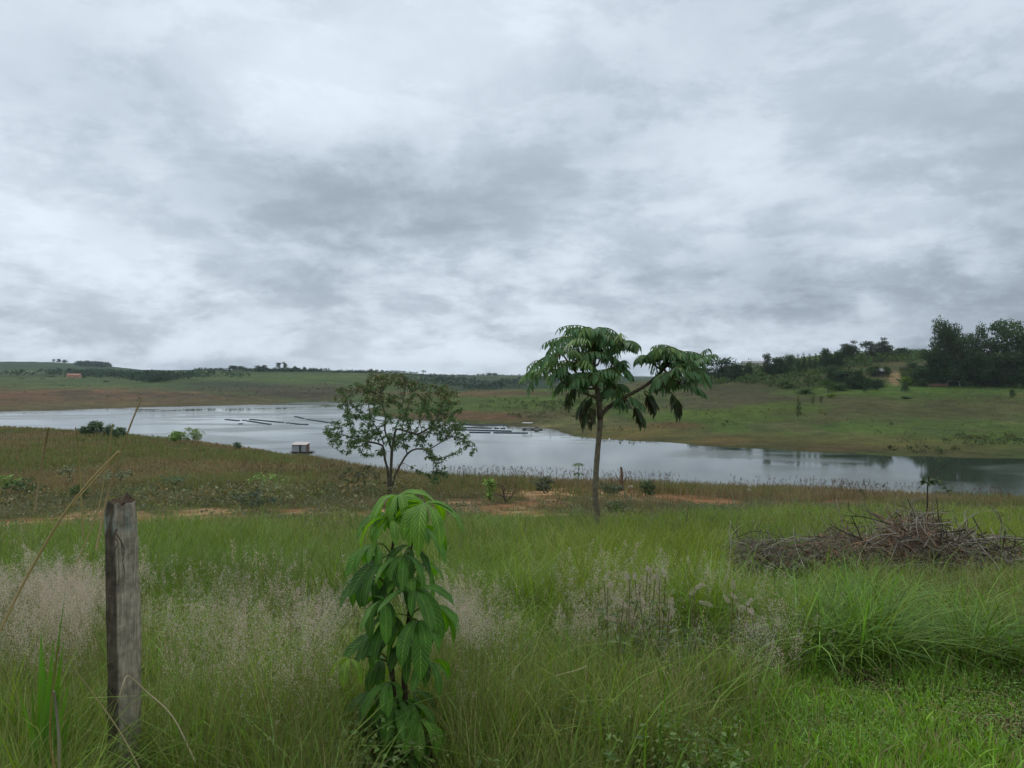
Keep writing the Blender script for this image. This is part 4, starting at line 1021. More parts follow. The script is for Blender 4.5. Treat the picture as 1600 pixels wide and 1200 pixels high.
g = Geo()
main = curve([np.zeros(3), L(933, 800), L(930, 770), L(933, 715), L(937, 672), L(938, 650)], 24)
tube(g, main, [.068, .060, .055, .053, .052, .056], 10, C(116, 106, 88), .10)
up = curve([L(938, 655), L(936, 630, -.02), L(932, 600, .05), L(928, 572, .05), L(932, 548, .02)], 16)
tube(g, up, [.060, .05, .042, .030], 9, C(96, 86, 70), .08)
right = curve([L(938, 654), L(944, 643, .03), L(958, 631, .08), L(985, 616, .15), L(1012, 600, .2), L(1032, 582, .22), L(1046, 566, .2)], 20)
tube(g, right, [.046, .04, .036, .032, .024], 9, C(92, 82, 66), .08)
TIPS = [  # px, py, depth, fronds, length, limb, where on the limb
    (878, 552, -.3, 6, .74, up, .45), (856, 576, .15, 5, .74, up, .35), (904, 530, .3, 8, .66, up, .8), (926, 518, -.2, 9, .66, up, .95), (954, 524, .15, 9, .62, up, .95),
    (972, 536, -.35, 7, .58, up, .9), (902, 566, -.5, 6, .62, up, .6), (940, 552, .6, 6, .6, up, .75), (964, 574, -.4, 6, .52, up, .7),
    (960, 604, .2, 4, .42, up, .35), (975, 622, -.15, 3, .36, right, .45), (922, 590, -.6, 5, .52, up, .5), (948, 594, .5, 4, .45, up, .45), (890, 590, .5, 4, .52, up, .45),
    (1038, 546, -.1, 9, .54, right, .98), (1016, 556, .35, 5, .50, right, .9), (1064, 552, .2, 7, .54, right, .98), (1082, 570, -.1, 6, .52, right, .95), (1052, 584, -.45, 6, .48, right, .92),
    (1066, 596, .4, 5, .45, right, .9), (1034, 596, .4, 4, .44, right, .8), ]
gl = Geo(); gdead = Geo()
for px, py, dy, nf, lf_, br, t0 in TIPS:
    tip = L(px, py, dy); s = br[int(t0 * (len(br) - 1))]
    mid = s * .45 + tip * .55 + np.array([0, 0, -.10])
    tube(g, curve([s, mid, tip], 8), [.024, .016], 6, C(98, 84, 66), .1)
    a0 = RNG.random() * 6.28
    out_ = math.atan2(tip[1] - s[1], tip[0] - s[0])
    nf = int(nf * 1.45)
    for i in range(nf):
        az = a0 + i * 2 * PI / nf + RNG.uniform(-.25, .25)
        el = RNG.uniform(-.25, .50 if py < 535 else .85)
        if br is up and px > 945 and math.cos(az) > .1: lf_k = .55
        elif br is right and px < 1045 and math.cos(az) < -.1: lf_k = .6
        else: lf_k = 1.0
        frond(gl, tip + rdir(1)[0] * .04, az, el, lf_k * lf_ * RNG.uniform(.7, 1.25), RNG.uniform(.7, 1.45), C(80, 110, 66, .80) if RNG.random() > .2 else C(104, 128, 70, .80), .215, .058, 10, g)
    for i in range(3):      # bare reddish stalks of shed leaves under each rosette
        az = RNG.random() * 6.28; q = tip + np.array([math.cos(az), math.sin(az), -.5]) * RNG.uniform(.1, .2)
        tube(g, [tip, q], .006, 4, C(120, 78, 56))
for px, py, dy, s_, az in ((988, 628, -.1, right, 0.2), (925, 618, -.25, up, 2.5), (905, 598, .1, up, 3.3), (1046, 612, -.15, right, 5.0), (1008, 612, .1, right, 0.4), (930, 632, -.1, up, 4.0)):
    tip = L(px, py, dy)
    for k in range(3):      # old leaves hanging straight down
        frond(gdead, tip + rdir(1)[0] * .04, az + RNG.uniform(-.8, .8), -.55, .48 * RNG.uniform(.8, 1.1), .95, C(72, 84, 50) if k else C(92, 84, 56), .2, .065, 8, g)
    q = s_[np.argmin(np.linalg.norm(s_ - tip, axis=1))]
    tube(g, curve([q, (q + tip) / 2 + np.array([0, 0, .05]), tip], 6), .009, 5, C(98, 84, 66))
M_TRUNK = veg_mat('pale_bark', 0.9, 0, 0.2, 0.45, 14.0)
link('trunk', g.mesh('trunk', M_TRUNK, True), tree)
link('crown', gl.mesh('crown', M_LEAF, True), tree)
o = link('hanging_leaves', gdead.mesh('hanging_leaves', M_LEAF, True), tree); o['label'] = 'older limp leaves hanging under the crown'


# ------------------------------------------------------------------ branching by space colonisation
def colonise(att, start, step, di, dk, iters=160, seed=1, tropism=(0, 0, .08)):
    r = np.random.default_rng(seed)
    nodes = [s[0] for s in start]; par = [s[1] for s in start]
    A = np.array(att); alive = np.ones(len(A), bool)
    for _ in range(iters):
        if not alive.any(): break
        N_ = np.array(nodes); idx = np.nonzero(alive)[0]
        dm = np.linalg.norm(A[idx][:, None] - N_[None], axis=2); nn = dm.argmin(1); md = dm.min(1)
        ok = md < di
        if not ok.any(): break
        new = 0
        for k in np.unique(nn[ok]):
            v = unit(A[idx][ok][nn[ok] == k] - N_[k]).sum(0) + np.array(tropism) + r.normal(0, .12, 3)
            q = N_[k] + unit(v) * step
            if np.min(np.linalg.norm(N_ - q, axis=1)) > step * .25:
                nodes.append(q); par.append(int(k)); new += 1
        N_ = np.array(nodes)
        dm = np.linalg.norm(A[idx][:, None] - N_[None], axis=2).min(1); alive[idx[dm < dk]] = False
        if not new: break
    return np.array(nodes), par


def limbs(g, nodes, par, r_tip, expo, rmax, col, sides=5):
    n = len(nodes); r = np.zeros(n); kids = [[] for _ in range(n)]
    for i, p_ in enumerate(par):
        if p_ >= 0: kids[p_].append(i)
    for i in range(n - 1, -1, -1):
        r[i] = r_tip if not kids[i] else sum(r[k] ** expo for k in kids[i]) ** (1 / expo)
    r = np.minimum(r, rmax)
    done = [False] * n
    for i in range(n):
        if par[i] >= 0 and (kids[par[i]] and kids[par[i]][0] == i): continue
        ch = [i] if par[i] < 0 else [par[i], i]; j = i
        while kids[j]:
            kids[j].sort(key=lambda k: -r[k]); j = kids[j][0]; ch.append(j)
        if len(ch) < 2: continue
        rad = [r[k] for k in ch]
        if par[i] >= 0: rad[0] = r[i]
        pts = nodes[ch]
        if len(pts) > 2: pts[1:-1] = pts[1:-1] * .5 + (pts[:-2] + pts[2:]) * .25
        tube(g, pts, rad, sides, col, .1)
    return kids, r


def order_nodes(nodes, par):
    return nodes, par


MY = 34.0
base = on(608, MY, -.1)
mid = empty('branched_tree', base, 'many branched small tree with sparse olive foliage in front of the lake, left of centre', 'tree')
o3 = lambda px, py, dy=0.0: L(px, py, dy, base, MY)
att = []
r = np.random.default_rng(5)
for cx, cy, rx, ry, n in ((618, 622, 98, 40, 250), (560, 625, 45, 34, 70), (675, 632, 48, 36, 110), (545, 678, 38, 30, 80), (585, 690, 45, 24, 60), (640, 668, 90, 24, 110),
                          (685, 692, 58, 28, 90), (724, 702, 22, 22, 40), (680, 735, 26, 18, 30), (648, 735, 14, 12, 10), (612, 604, 60, 22, 80)):
    for _ in range(n):
        a = r.random() * 6.28; q = math.sqrt(r.random()); z = r.uniform(-1, 1)
        att.append(o3(cx + rx * q * math.cos(a), cy + ry * q * math.sin(a), z * 1.9 * min(1, rx / 60)))
st = [(np.zeros(3), -1)]


def chain(pts, root=0):
    k = root; ids = []
    prev = st[root][0]
    for q in pts:
        m = max(1, int(np.linalg.norm(q - prev) / .22))
        for i in range(1, m + 1):
            st.append((prev + (q - prev) * i / m, k)); k = len(st) - 1
        prev = q; ids.append(k)
    return ids


a_ = chain([o3(606, 735), o3(600, 712, .1), o3(600, 695, .15), o3(594, 676, .2), o3(585, 664, .2)])
b_ = chain([o3(611, 735, -.1), o3(612, 705, -.2), o3(616, 684, -.25), o3(618, 668, -.2), o3(626, 650, -.3)])
c_ = chain([o3(618, 740, .1), o3(628, 722, .2), o3(636, 708, .3), o3(650, 700, .4), o3(668, 703, .6)])
chain([o3(630, 690, .4), o3(628, 672, .6)], c_[2]); chain([o3(608, 690, .0), o3(600, 672, -.3), o3(604, 650, -.5)], b_[1])
chain([o3(652, 680, -.6), o3(672, 668, -.8)], b_[3]); chain([o3(575, 690, .3), o3(555, 686, .5)], a_[2])
att = [a for a in att if fbm(a[0] * .9 + 3, a[2] * 1.1 + a[1] * .8, 161, 2) > .36]
nodes, par = colonise(att, st, .18, 1.8, .20, 150, 3)
g = Geo(); kids, rr_ = limbs(g, nodes, par, .0075, 2.25, .085, C(94, 88, 76), 6)
link('trunk', g.mesh('trunk', M_STICK, True), mid)
gl = Geo(); gt = Geo()
tips = [i for i in range(len(nodes)) if (not kids[i] or (rr_[i] < .018 and RNG.random() < .6)) and nodes[i][2] > .5]
T = nodes[tips]; k = 19
P = np.repeat(T, k, 0) + rdir(len(T) * k) * .13 * RNG.random((len(T) * k, 1)); m = len(P)
D = rdir(m, -.9, .45) + np.array([0, 0, -.25]); N = rdir(m, .1, 1)
colr = np.where((RNG.random(m) < .25)[:, None], cvar(C(108, 122, 74, .9), m, .2), cvar(C(88, 116, 68, .9), m, .25))
hi = (P[:, 2] > 4.2) & (RNG.random(m) < .45)
colr = np.where(hi[:, None], cvar(C(122, 116, 76), m, .2), colr)
leafs(gl, P, D, N, RNG.uniform(.10, .19, m), RNG.uniform(.045, .07, m), colr, .12, .2)
link('crown', gl.mesh('crown', M_LEAF), mid)
for px, py, hgt in ((580, 580, 1), (590, 581, 1), (662, 582, 1), (610, 584, 0)):      # flower stalks above the crown
    q = o3(px, py, .1); b0 = nodes[np.argmin(np.linalg.norm(nodes - (q - np.array([0, 0, .5])), axis=1))]
    tube(gt, [b0, q], .008, 4, C(100, 90, 66))
    d = rdir(14, -.2, 1); leafs(gt, q + d * .04, d, rdir(14), .10, .05, cvar(C(104, 96, 64), 14))
link('flower_stalks', gt.mesh('flower_stalks', M_LEAF), mid)


# ------------------------------------------------------------------ shrubs on the near bank
def shrub(px, gy, Y, w, h, col, label, name='shrub', n=90, leaf=.16, sprawl=.6, shape='round', group='shrubs on the near bank', bare=False, colr2=None, lk=8):
    b = on(px, Y, -.05); b = Vector(b); e = empty(name, b, label, 'shrub', group)
    if 20 < Y < 60: w *= .85; h *= .8; leaf *= .8; n = int(n * .75)
    r = np.random.default_rng(int(px * 7 + Y)); at = []
    for _ in range(n):
        a = r.random() * 6.28; q = math.sqrt(r.random()); z = r.uniform(0, 1)
        f = {'round': math.sqrt(max(.1, 1 - (2 * z - 1.0) ** 2 * .8)), 'flat': .5 + .5 * z, 'tall': .5 + .3 * math.sin(z * 3)}[shape]
        zz = (.25 + .75 * z if shape != 'flat' else .6 + .4 * z * r.random()) * h
        at.append((math.cos(a) * q * f * w / 2, math.sin(a) * q * f * w / 2, zz))
    s0 = [(np.zeros(3), -1)]
    for k in range(4): s0.append((np.array([r.normal(0, .04), r.normal(0, .04), h * .06 * (k + 1)]), k))
    nodes, par = colonise(at, s0, max(h, w) * .07, max(h, w) * .9, max(h, w) * .08, 60, int(px))
    g = Geo(); kids, rr2 = limbs(g, nodes, par, .006 if not bare else .008, 2.1, .05, C(92, 82, 68), 4); link('stem', g.mesh('stem', M_STICK), e)
    if not bare:
        T = nodes[[i for i in range(len(nodes)) if not kids[i] or (len(nodes) < 400 and RNG.random() < .35)]]; T = T[T[:, 2] > h * .12]
        P = np.repeat(T, lk, 0); m = len(P); P = P + rdir(m) * leaf * .5; g = Geo()
        D = rdir(m, -.5, .7); N = rdir(m, .2, 1)
        cc = cvar(col, m, .25)
        if colr2 is not None: cc = np.where((RNG.random(m) < .4)[:, None], cvar(colr2, m, .2), cc)
        leafs(g, P, D, N, leaf * RNG.uniform(.7, 1.3, m), leaf * .5 * RNG.uniform(.7, 1.2, m), cc, .1, .15)
        link('foliage', g.mesh('foliage', M_LEAF), e)
    return e


GD = C(92, 112, 76, .85); GG = C(130, 138, 104, .78); GB = C(122, 148, 74, .8)
for a, kw in (
    ((150, 0, 128, 3.0, 2.3, GD, 'dark round bush standing against the lake on the left crest'), dict(leaf=.5)),
    ((133, 0, 128, 1.7, 1.4, GD, 'small dark bush just left of the dark round bush on the left crest'), dict(leaf=.45, n=50)),
    ((171, 0, 128, 1.8, 1.9, GD, 'small dark bush right of the dark round bush on the left crest'), dict(leaf=.45, n=60)),
    ((190, 0, 127, 1.6, 1.5, GD, 'low dark bush nearest the leaning stalk tip on the left crest'), dict(leaf=.42, n=50)),
    ((180, 0, 122, 1.6, 1.2, GD, 'darkest little bush sunk in the grass below the left crest'), dict(leaf=.42, n=50)),
    ((300, 0, 116, 3.6, 2.2, GG, 'pale green spreading bush at the water edge left of the floating shed'), dict(leaf=.4, colr2=GB)),
    ((275, 0, 116, 2.4, 1.7, GB, 'lighter lobe of bush at the left of the pale green spreading bush'), dict(leaf=.38, n=70)),
    ((372, 0, 110, 1.0, 1.0, GD, 'tiny dark bush on the crest left of the floating shed'), dict(leaf=.3, n=30)),
    ((108, 0, 47, 2.3, 1.7, GG, 'grey green layered shrub in the brown grass, left of the post'), dict(shape='flat', leaf=.2, colr2=C(110, 116, 76))),
    ((190, 0, 44, 2.6, 1.6, GG, 'grey green layered shrub directly above the post'), dict(shape='flat', leaf=.2, colr2=C(110, 116, 76))),
    ((160, 0, 46, 1.4, 1.1, GG, 'small grey shrub between the two layered shrubs'), dict(leaf=.18, n=60)),
    ((272, 0, 44, 2.0, 1.0, C(104, 124, 88), 'low pale flat topped shrub right of the post'), dict(shape='flat', leaf=.2)),
    ((10, 0, 42, 2.0, 1.2, GB, 'bright green low bush at the left edge of the brown grass'), dict(leaf=.2)),
    ((40, 0, 39, 2.6, .9, C(74, 100, 50), 'sprawling green bush near the left edge'), dict(leaf=.2)),
    ((125, 0, 37, 1.2, .9, C(80, 108, 50), 'small green bush below the layered shrubs'), dict(leaf=.18, n=60)),
    ((412, 0, 43, 3.0, 1.0, GB, 'bright green spreading bush in the brown grass left of the branched tree'), dict(leaf=.22)),
    ((400, 0, 27, 1.8, .8, C(80, 96, 70), 'grey green herb bush below the bright green spreading bush'), dict(leaf=.15)),
    ((560, 0, 38, 2.6, 1.6, C(84, 92, 58), 'olive shrub under the left side of the branched tree'), dict(leaf=.18, n=120)),
    ((850, 0, 42, 1.6, 1.1, C(88, 98, 72), 'grey shrub in the grass left of the tall trunk'), dict(leaf=.2)),
    ((956, 0, 42, 1.7, .95, C(86, 100, 66), 'rounded green shrub just right of the tall trunk'), dict(leaf=.2)),
    ((1012, 0, 42, 1.1, 1.25, C(84, 102, 62), 'upright small bush near the reddish stump'), dict(leaf=.22, n=60)),
    ((965, 0, 24, .9, .6, C(70, 92, 52), 'dark green low bush on the track right of the tall trunk'), dict(leaf=.13, n=70)),
    ((765, 0, 31, .8, 1.15, C(126, 158, 72), 'yellow green sapling on the bank right of the branched tree'), dict(leaf=.2, n=40, shape='tall', name='sapling', colr2=C(150, 176, 88))),
    ((790, 0, 31, 1.6, 1.2, C(80, 80, 60), 'leafless grey shrub right of the yellow green sapling'), dict(bare=True, n=120)),
    ((1345, 0, 52, 1.0, .8, C(88, 96, 60), 'small olive shrub on the right bank crest'), dict(leaf=.2, n=40)),
):
    shrub(*a, **kw)

# long leaved plant against the water, stump, thin stems on the crest
p = on(903, 55, -.05); e = empty('young_plant', p, 'small umbrella leaved plant standing out against the lake left of the tall trunk', 'plant')
top = (745 - 706) / F * 55; g = Geo(); tube(g, curve([(0, 0, 0), (.05, 0, top * .6), (.04, 0, top)], 6), [.03, .015], 5, C(90, 90, 60)); link('stem', g.mesh('stem', M_STICK), e)
g = Geo()
for z, k in ((top, 12), (top * .62, 8)):
    az = np.arange(k) * 6.28 / k; D = np.stack([np.cos(az), np.sin(az), -.35 + 0 * az], 1); P0 = np.tile([.04, 0, z], (k, 1)) + D * .1
    leafs(g, P0, D, np.tile([0, 0, 1.0], (k, 1)), .48, .2, cvar(GD, k), .1, .25)
link('foliage', g.mesh('foliage', M_LEAF), e)
p = on(971, 50, -.1); g = Geo(); hh = (752 - 712) / F * 50
tube(g, curve([(0, 0, 0), (.03, 0, hh * .5), (-.02, 0, hh)], 8), [.12, .10, .07], 8, C(112, 90, 72), .35); tube(g, curve([(.05, 0, hh * .3), (.3, 0, hh * .6), (.26, .1, hh * .85)], 6), [.05, .02], 5, C(108, 90, 74))
tube(g, curve([(-.05, 0, hh * .4), (-.32, 0, hh * .65), (-.36, .1, hh * .8)], 6), [.04, .015], 5, C(108, 90, 74))
o = link('stump', g.mesh('stump', M_STICK)); o.location = p; tag(o, 'reddish dead stump standing in the grass right of the tall trunk', 'stump')
for i, (px, py, Y, s, lab) in enumerate(((1168, 752, 52, .36, 'pale rounded stone on the crest above the lake'), (1184, 752, 52, .28, 'smaller pale stone right of the pale rounded stone'), (986, 746, 53, .25, 'pale stone in the grass right of the reddish stump'))):
    g = Geo(); d = rdir(1)[0]
    th, ph = np.meshgrid(np.linspace(0, 2 * PI, 14, endpoint=False), np.linspace(.05, PI - .05, 8))
    V = np.stack([np.cos(th) * np.sin(ph), np.sin(th) * np.sin(ph), np.cos(ph) * .7], -1)
    V = V * (1 + .25 * (fbm(V[..., 0] * 2 + i * 3, V[..., 1] * 2 + V[..., 2], 5, 2)[..., None] - .5)) * s
    a, b = np.meshgrid(np.arange(7), np.arange(14), indexing='ij'); b2 = (b + 1) % 14
    g.add(V.reshape(-1, 3), np.stack([a * 14 + b, (a + 1) * 14 + b, (a + 1) * 14 + b2, a * 14 + b2], -1).reshape(-1, 4), C(168, 158, 138))
    q = PT(px, py, Y); z = tz(q.x, Y); o = link('stone', g.mesh('stone', M_STICK, True)); o.location = (q.x, Y, max(z + s * .3, q.z)); o.location.z = z + s * .55; tag(o, lab, 'stone', 'pale stones on the bank')


# ------------------------------------------------------------------ weathered fence post
PY_ = 3.05
p0 = PT(190, 1230, PY_)
zb = tz(p0.x, p0.y) - .25
top_z = PT(185, 772, PY_).z
Hp = top_z - zb
nl = 46
sec = np.array([(-.060, .045), (-.063, -.020), (-.046, -.052), (-.012, -.060), (.012, -.056), (.020, -.046), (.050, -.030), (.061, .005), (.052, .048), (0, .062)])
sec = np.concatenate([[sec[i] * (1 - t) + sec[(i + 1) % len(sec)] * t for t in (0, .5)] for i in range(len(sec))])
ns_ = len(sec)
zz = np.linspace(0, 1, nl)
V = np.zeros((nl, ns_, 3))
for i, t in enumerate(zz):
    wob = 1 + .24 * (fbm(np.arange(ns_) * .9, np.full(ns_, t * 9), 7, 3) - .5)
    th_ = 1 - .06 * max(0, t - .86) / .14 if t > .86 else 1.0
    V[i, :, 0] = sec[:, 0] * .84 * wob * th_ + .010 * math.sin(t * 3) - .016 * (t - .5); V[i, :, 1] = sec[:, 1] * wob * th_; V[i, :, 2] = t * Hp
# chipped, broken top
chip = fbm(sec[:, 0] * 38 + 4, sec[:, 1] * 38 + 9, 19, 3)
V[-1, :, 2] -= .09 * np.clip(.62 - chip, 0, 1) + .035 * np.clip(sec[:, 0] / .06, 0, 1) + .03 * np.clip(-sec[:, 0] / .06 - .4, 0, 1)
V[-2, :, 2] = np.minimum(V[-2, :, 2], V[-1, :, 2] - .004); V[-3, :, 2] = np.minimum(V[-3, :, 2], V[-2, :, 2] - .004); V[-4, :, 2] = np.minimum(V[-4, :, 2], V[-3, :, 2] - .004)
g = Geo()
a, b = np.meshgrid(np.arange(nl - 1), np.arange(ns_), indexing='ij'); b2 = (b + 1) % ns_
# dark rotten face on the left, bleached face on the right
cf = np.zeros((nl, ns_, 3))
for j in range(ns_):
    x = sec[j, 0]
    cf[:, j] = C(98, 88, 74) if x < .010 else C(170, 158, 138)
nn_ = fbm(np.arange(ns_)[None, :] * 1.3 + zz[:, None] * 2, zz[:, None] * 26 + np.arange(ns_)[None, :] * .3, 23, 3)
cf = cf * (.7 + .6 * nn_)[..., None]
cf = np.where(((zz[:, None] > .90) & (nn_ > .56))[..., None], C(150, 154, 138), cf)
g.add(V.reshape(-1, 3), np.stack([a * ns_ + b, a * ns_ + b2, (a + 1) * ns_ + b2, (a + 1) * ns_ + b], -1).reshape(-1, 4), cf.reshape(-1, 3))
topc = V[-1].mean(0) - np.array([0, 0, .035])
g.add(np.vstack([V[-1], topc]), np.array([[j, (j + 1) % ns_, ns_] for j in range(ns_)]), C(92, 78, 62))


def post_mat():
    m, nt, ns, ln = new_mat('weathered_post')
    at = nd(nt, 'ShaderNodeAttribute', attribute_name='Col')
    tc = nd(nt, 'ShaderNodeTexCoord')
    mp = nd(nt, 'ShaderNodeMapping', inp={'Vector': tc.outputs['Object'], 'Scale': (1, 1, .06)})
    gr = nd(nt, 'ShaderNodeTexNoise', inp={'Vector': mp.outputs[0], 'Scale': 130.0, 'Detail': 5.0, 'Roughness': .6})
    n2 = nd(nt, 'ShaderNodeTexNoise', inp={'Vector': tc.outputs['Object'], 'Scale': 22.0, 'Detail': 6.0, 'Roughness': .65})
    m1 = nd(nt, 'ShaderNodeMapRange', inp={'Value': gr.outputs['Fac'], 'From Min': .3, 'From Max': .7, 'To Min': .62, 'To Max': 1.3})
    m2 = nd(nt, 'ShaderNodeMapRange', inp={'Value': n2.outputs['Fac'], 'From Min': .32, 'From Max': .66, 'To Min': .55, 'To Max': 1.3})
    f = nd(nt, 'ShaderNodeMath', operation='MULTIPLY', inp={0: m1.outputs[0], 1: m2.outputs[0]})
    c = nd(nt, 'ShaderNodeVectorMath', operation='SCALE', inp={0: at.outputs['Color'], 'Scale': f.outputs[0]})
    # pale lichen crusts
    n3 = nd(nt, 'ShaderNodeTexNoise', inp={'Vector': tc.outputs['Object'], 'Scale': 34.0, 'Detail': 4.0, 'Distortion': .6})
    lm = nd(nt, 'ShaderNodeMapRange', inp={'Value': n3.outputs['Fac'], 'From Min': .66, 'From Max': .74})
    lx = nd(nt, 'ShaderNodeMix', data_type='RGBA'); nt.links.new(nd(nt, 'ShaderNodeMath', operation='MULTIPLY', inp={0: lm.outputs[0], 1: .6}).outputs[0], lx.inputs[0]); nt.links.new(c.outputs[0], lx.inputs[6]); lx.inputs[7].default_value = (*C(128, 130, 116), 1)
    hh = nd(nt, 'ShaderNodeMath', operation='ADD', inp={0: gr.outputs['Fac'], 1: n2.outputs['Fac']})
    bp = nd(nt, 'ShaderNodeBump', inp={'Strength': .9, 'Distance': .008, 'Height': hh.outputs[0]})
    pb = nd(nt, 'ShaderNodeBsdfPrincipled', inp={'Base Color': lx.outputs[2], 'Roughness': .92, 'Specular IOR Level': .15, 'Normal': bp.outputs[0]})
    out = nd(nt, 'ShaderNodeOutputMaterial'); ln.new(pb.outputs[0], out.inputs['Surface'])
    return m


o = link('fence_post', g.mesh('fence_post', post_mat(), False)); o.location = (p0.x, p0.y, zb); tag(o, 'weathered grey wooden fence post with broken top and lichen', 'post')
post = o
g = Geo()
V2 = lambda px, py, d=-.075: np.array(PT(px, py, PY_ + d)) - np.array(o.location)
for pl in ([(183, 826), (178, 838), (184, 848), (176, 866)], [(186, 840), (194, 858), (192, 876), (195, 896)], [(180, 832), (189, 846), (191, 868)]):
    tube(g, curve([V2(*q) for q in pl], 10), [.003, .0015], 5, C(104, 92, 76), .3)
link('split_fibres', g.mesh('split_fibres', M_STICK), post)['label'] = 'loose dark fibres curling off the split face'


# ------------------------------------------------------------------ foreground sapling with hand shaped leaves
def leaf_mat():
    m, nt, ns, ln = new_mat('sapling_leaf')
    at = nd(nt, 'ShaderNodeAttribute', attribute_name='Col')
    uv = nd(nt, 'ShaderNodeUVMap', uv_map='UVMap'); sp = nd(nt, 'ShaderNodeSeparateXYZ', inp={0: uv.outputs[0]})
    av = nd(nt, 'ShaderNodeMath', operation='ABSOLUTE', inp={0: sp.outputs[1]})
    rib = nd(nt, 'ShaderNodeMapRange', inp={'Value': av.outputs[0], 'From Min': .035, 'From Max': .10, 'To Min': 1.0, 'To Max': 0.0})
    # side veins run forward from the midrib
    ph = nd(nt, 'ShaderNodeMath', operation='MULTIPLY_ADD', inp={0: av.outputs[0], 1: -.16, 2: sp.outputs[0]})
    w = nd(nt, 'ShaderNodeMath', operation='MULTIPLY', inp={0: ph.outputs[0], 1: 75.0}); sn = nd(nt, 'ShaderNodeMath', operation='SINE', inp={0: w.outputs[0]})
    vein = nd(nt, 'ShaderNodeMapRange', inp={'Value': sn.outputs[0], 'From Min': .84, 'From Max': 1.0, 'To Min': 0.0, 'To Max': .16})
    vm = nd(nt, 'ShaderNodeMath', operation='MAXIMUM', inp={0: rib.outputs[0], 1: vein.outputs[0]})
    tc = nd(nt, 'ShaderNodeTexCoord'); no = nd(nt, 'ShaderNodeTexNoise', inp={'Vector': tc.outputs['Object'], 'Scale': 18.0, 'Detail': 4.0})
    mr = nd(nt, 'ShaderNodeMapRange', inp={'Value': no.outputs['Fac'], 'From Min': .3, 'From Max': .7, 'To Min': .78, 'To Max': 1.2})
    cb = nd(nt, 'ShaderNodeVectorMath', operation='SCALE', inp={0: at.outputs['Color'], 'Scale': mr.outputs[0]})
    pale = nd(nt, 'ShaderNodeVectorMath', operation='MULTIPLY_ADD', inp={0: cb.outputs[0], 1: (1.7, 1.5, 1.5), 2: (.05, .06, .015)})
    mx = nd(nt, 'ShaderNodeMix', data_type='RGBA'); nt.links.new(vm.outputs[0], mx.inputs[0]); nt.links.new(cb.outputs[0], mx.inputs[6]); nt.links.new(pale.outputs[0], mx.inputs[7])
    bp = nd(nt, 'ShaderNodeBump', inp={'Strength': .5, 'Distance': .004, 'Height': sn.outputs[0]})
    pb = nd(nt, 'ShaderNodeBsdfPrincipled', inp={'Base Color': mx.outputs[2], 'Roughness': .48, 'Specular IOR Level': .28, 'Normal': bp.outputs[0]})
    hs = nd(nt, 'ShaderNodeHueSaturation', inp={'Saturation': 1.2, 'Value': 1.4, 'Color': mx.outputs[2]})
    tr = nd(nt, 'ShaderNodeBsdfTranslucent', inp={'Color': hs.outputs[0]})
    ms = nd(nt, 'ShaderNodeMixShader', inp={0: .36, 1: pb.outputs[0], 2: tr.outputs[0]})
    out = nd(nt, 'ShaderNodeOutputMaterial'); ln.new(ms.outputs[0], out.inputs['Surface'])
    return m


M_SAP = leaf_mat()


def big_leaf(g, B, az, el, Lf, W, arch, col, roll=0.0):
    n, mw = 11, 5
    p = np.array(B, float); e = el; ctr = [p.copy()]; tg = []
    for i in range(n - 1):
        d = np.array([math.cos(az) * math.cos(e), math.sin(az) * math.cos(e), math.sin(e)]); tg.append(d)
        p = p + d * Lf / (n - 1); ctr.append(p.copy()); e = max(e - arch / (n - 1) * (1.5 - i / (n - 1)), -1.5)
    tg.append(tg[-1]); ctr = np.array(ctr); tg = np.array(tg)
    S = np.array([-math.sin(az), math.cos(az), 0.0]); Nn = unit(np.cross(S[None], tg) * -1.0)
    Nn = np.where(Nn[:, 2:3] < 0, -Nn, Nn)
    Sr = S * math.cos(roll) + np.mean(Nn, 0) * math.sin(roll)
    t = np.linspace(0, 1, n)
    wd = np.interp(t, [0, .08, .3, .58, .8, .93, 1], [.05, .22, .72, 1.0, .80, .38, .02]) * W / 2
    v = np.linspace(-1, 1, mw)
    ph = RNG.random() * 6.28
    V = ctr[:, None] + Sr[None, None] * (wd[:, None] * v[None])[..., None]
    lift = (np.abs(v)[None] * .30 - v[None] ** 2 * .18) * wd[:, None] * 1.2 + np.abs(v)[None] ** 2 * .10 * wd[:, None] * np.sin(t * 17 + ph)[:, None]
    V = V + Nn[:, None] * lift[..., None]
    uv = np.stack([np.repeat(t[:, None], mw, 1), np.repeat(v[None], n, 0)], -1)
    a, b = np.meshgrid(np.arange(n - 1), np.arange(mw - 1), indexing='ij')
    g.add(V.reshape(-1, 3), np.stack([a * mw + b, a * mw + b + 1, (a + 1) * mw + b + 1, (a + 1) * mw + b], -1).reshape(-1, 4), np.broadcast_to(col, (n * mw, 3)), uv.reshape(-1, 2))


SY = 3.3
base = on(625, SY, -.03)
sap = empty('sapling', base, 'leafy foreground sapling with large drooping hand shaped leaves', 'sapling')
SL = lambda px, py, dy=0.0: np.array(PT(px, py, SY + dy)) - np.array(base)
gs = Geo(); gy = Geo(); gd = Geo()
stA = curve([(-.01, 0, 0), SL(617, 1120, .02), SL(613, 1050, .03), SL(606, 960, .05), SL(610, 880, .03), SL(622, 800, 0)], 30)
stB = curve([(.03, .02, 0), SL(634, 1120, -.01), SL(632, 1040, 0), SL(640, 950, .03), SL(640, 870, .02), SL(652, 810, .0)], 30)
tube(gs, stA, [.013, .011, .008, .005], 8, C(70, 58, 44), .15); tube(gs, stB, [.015, .012, .009, .005], 8, C(66, 54, 42), .15)
LT = C(98, 134, 52, .70); MD = C(78, 114, 46, .66); DK = C(62, 92, 40, .66); YL = C(118, 146, 58, .76)
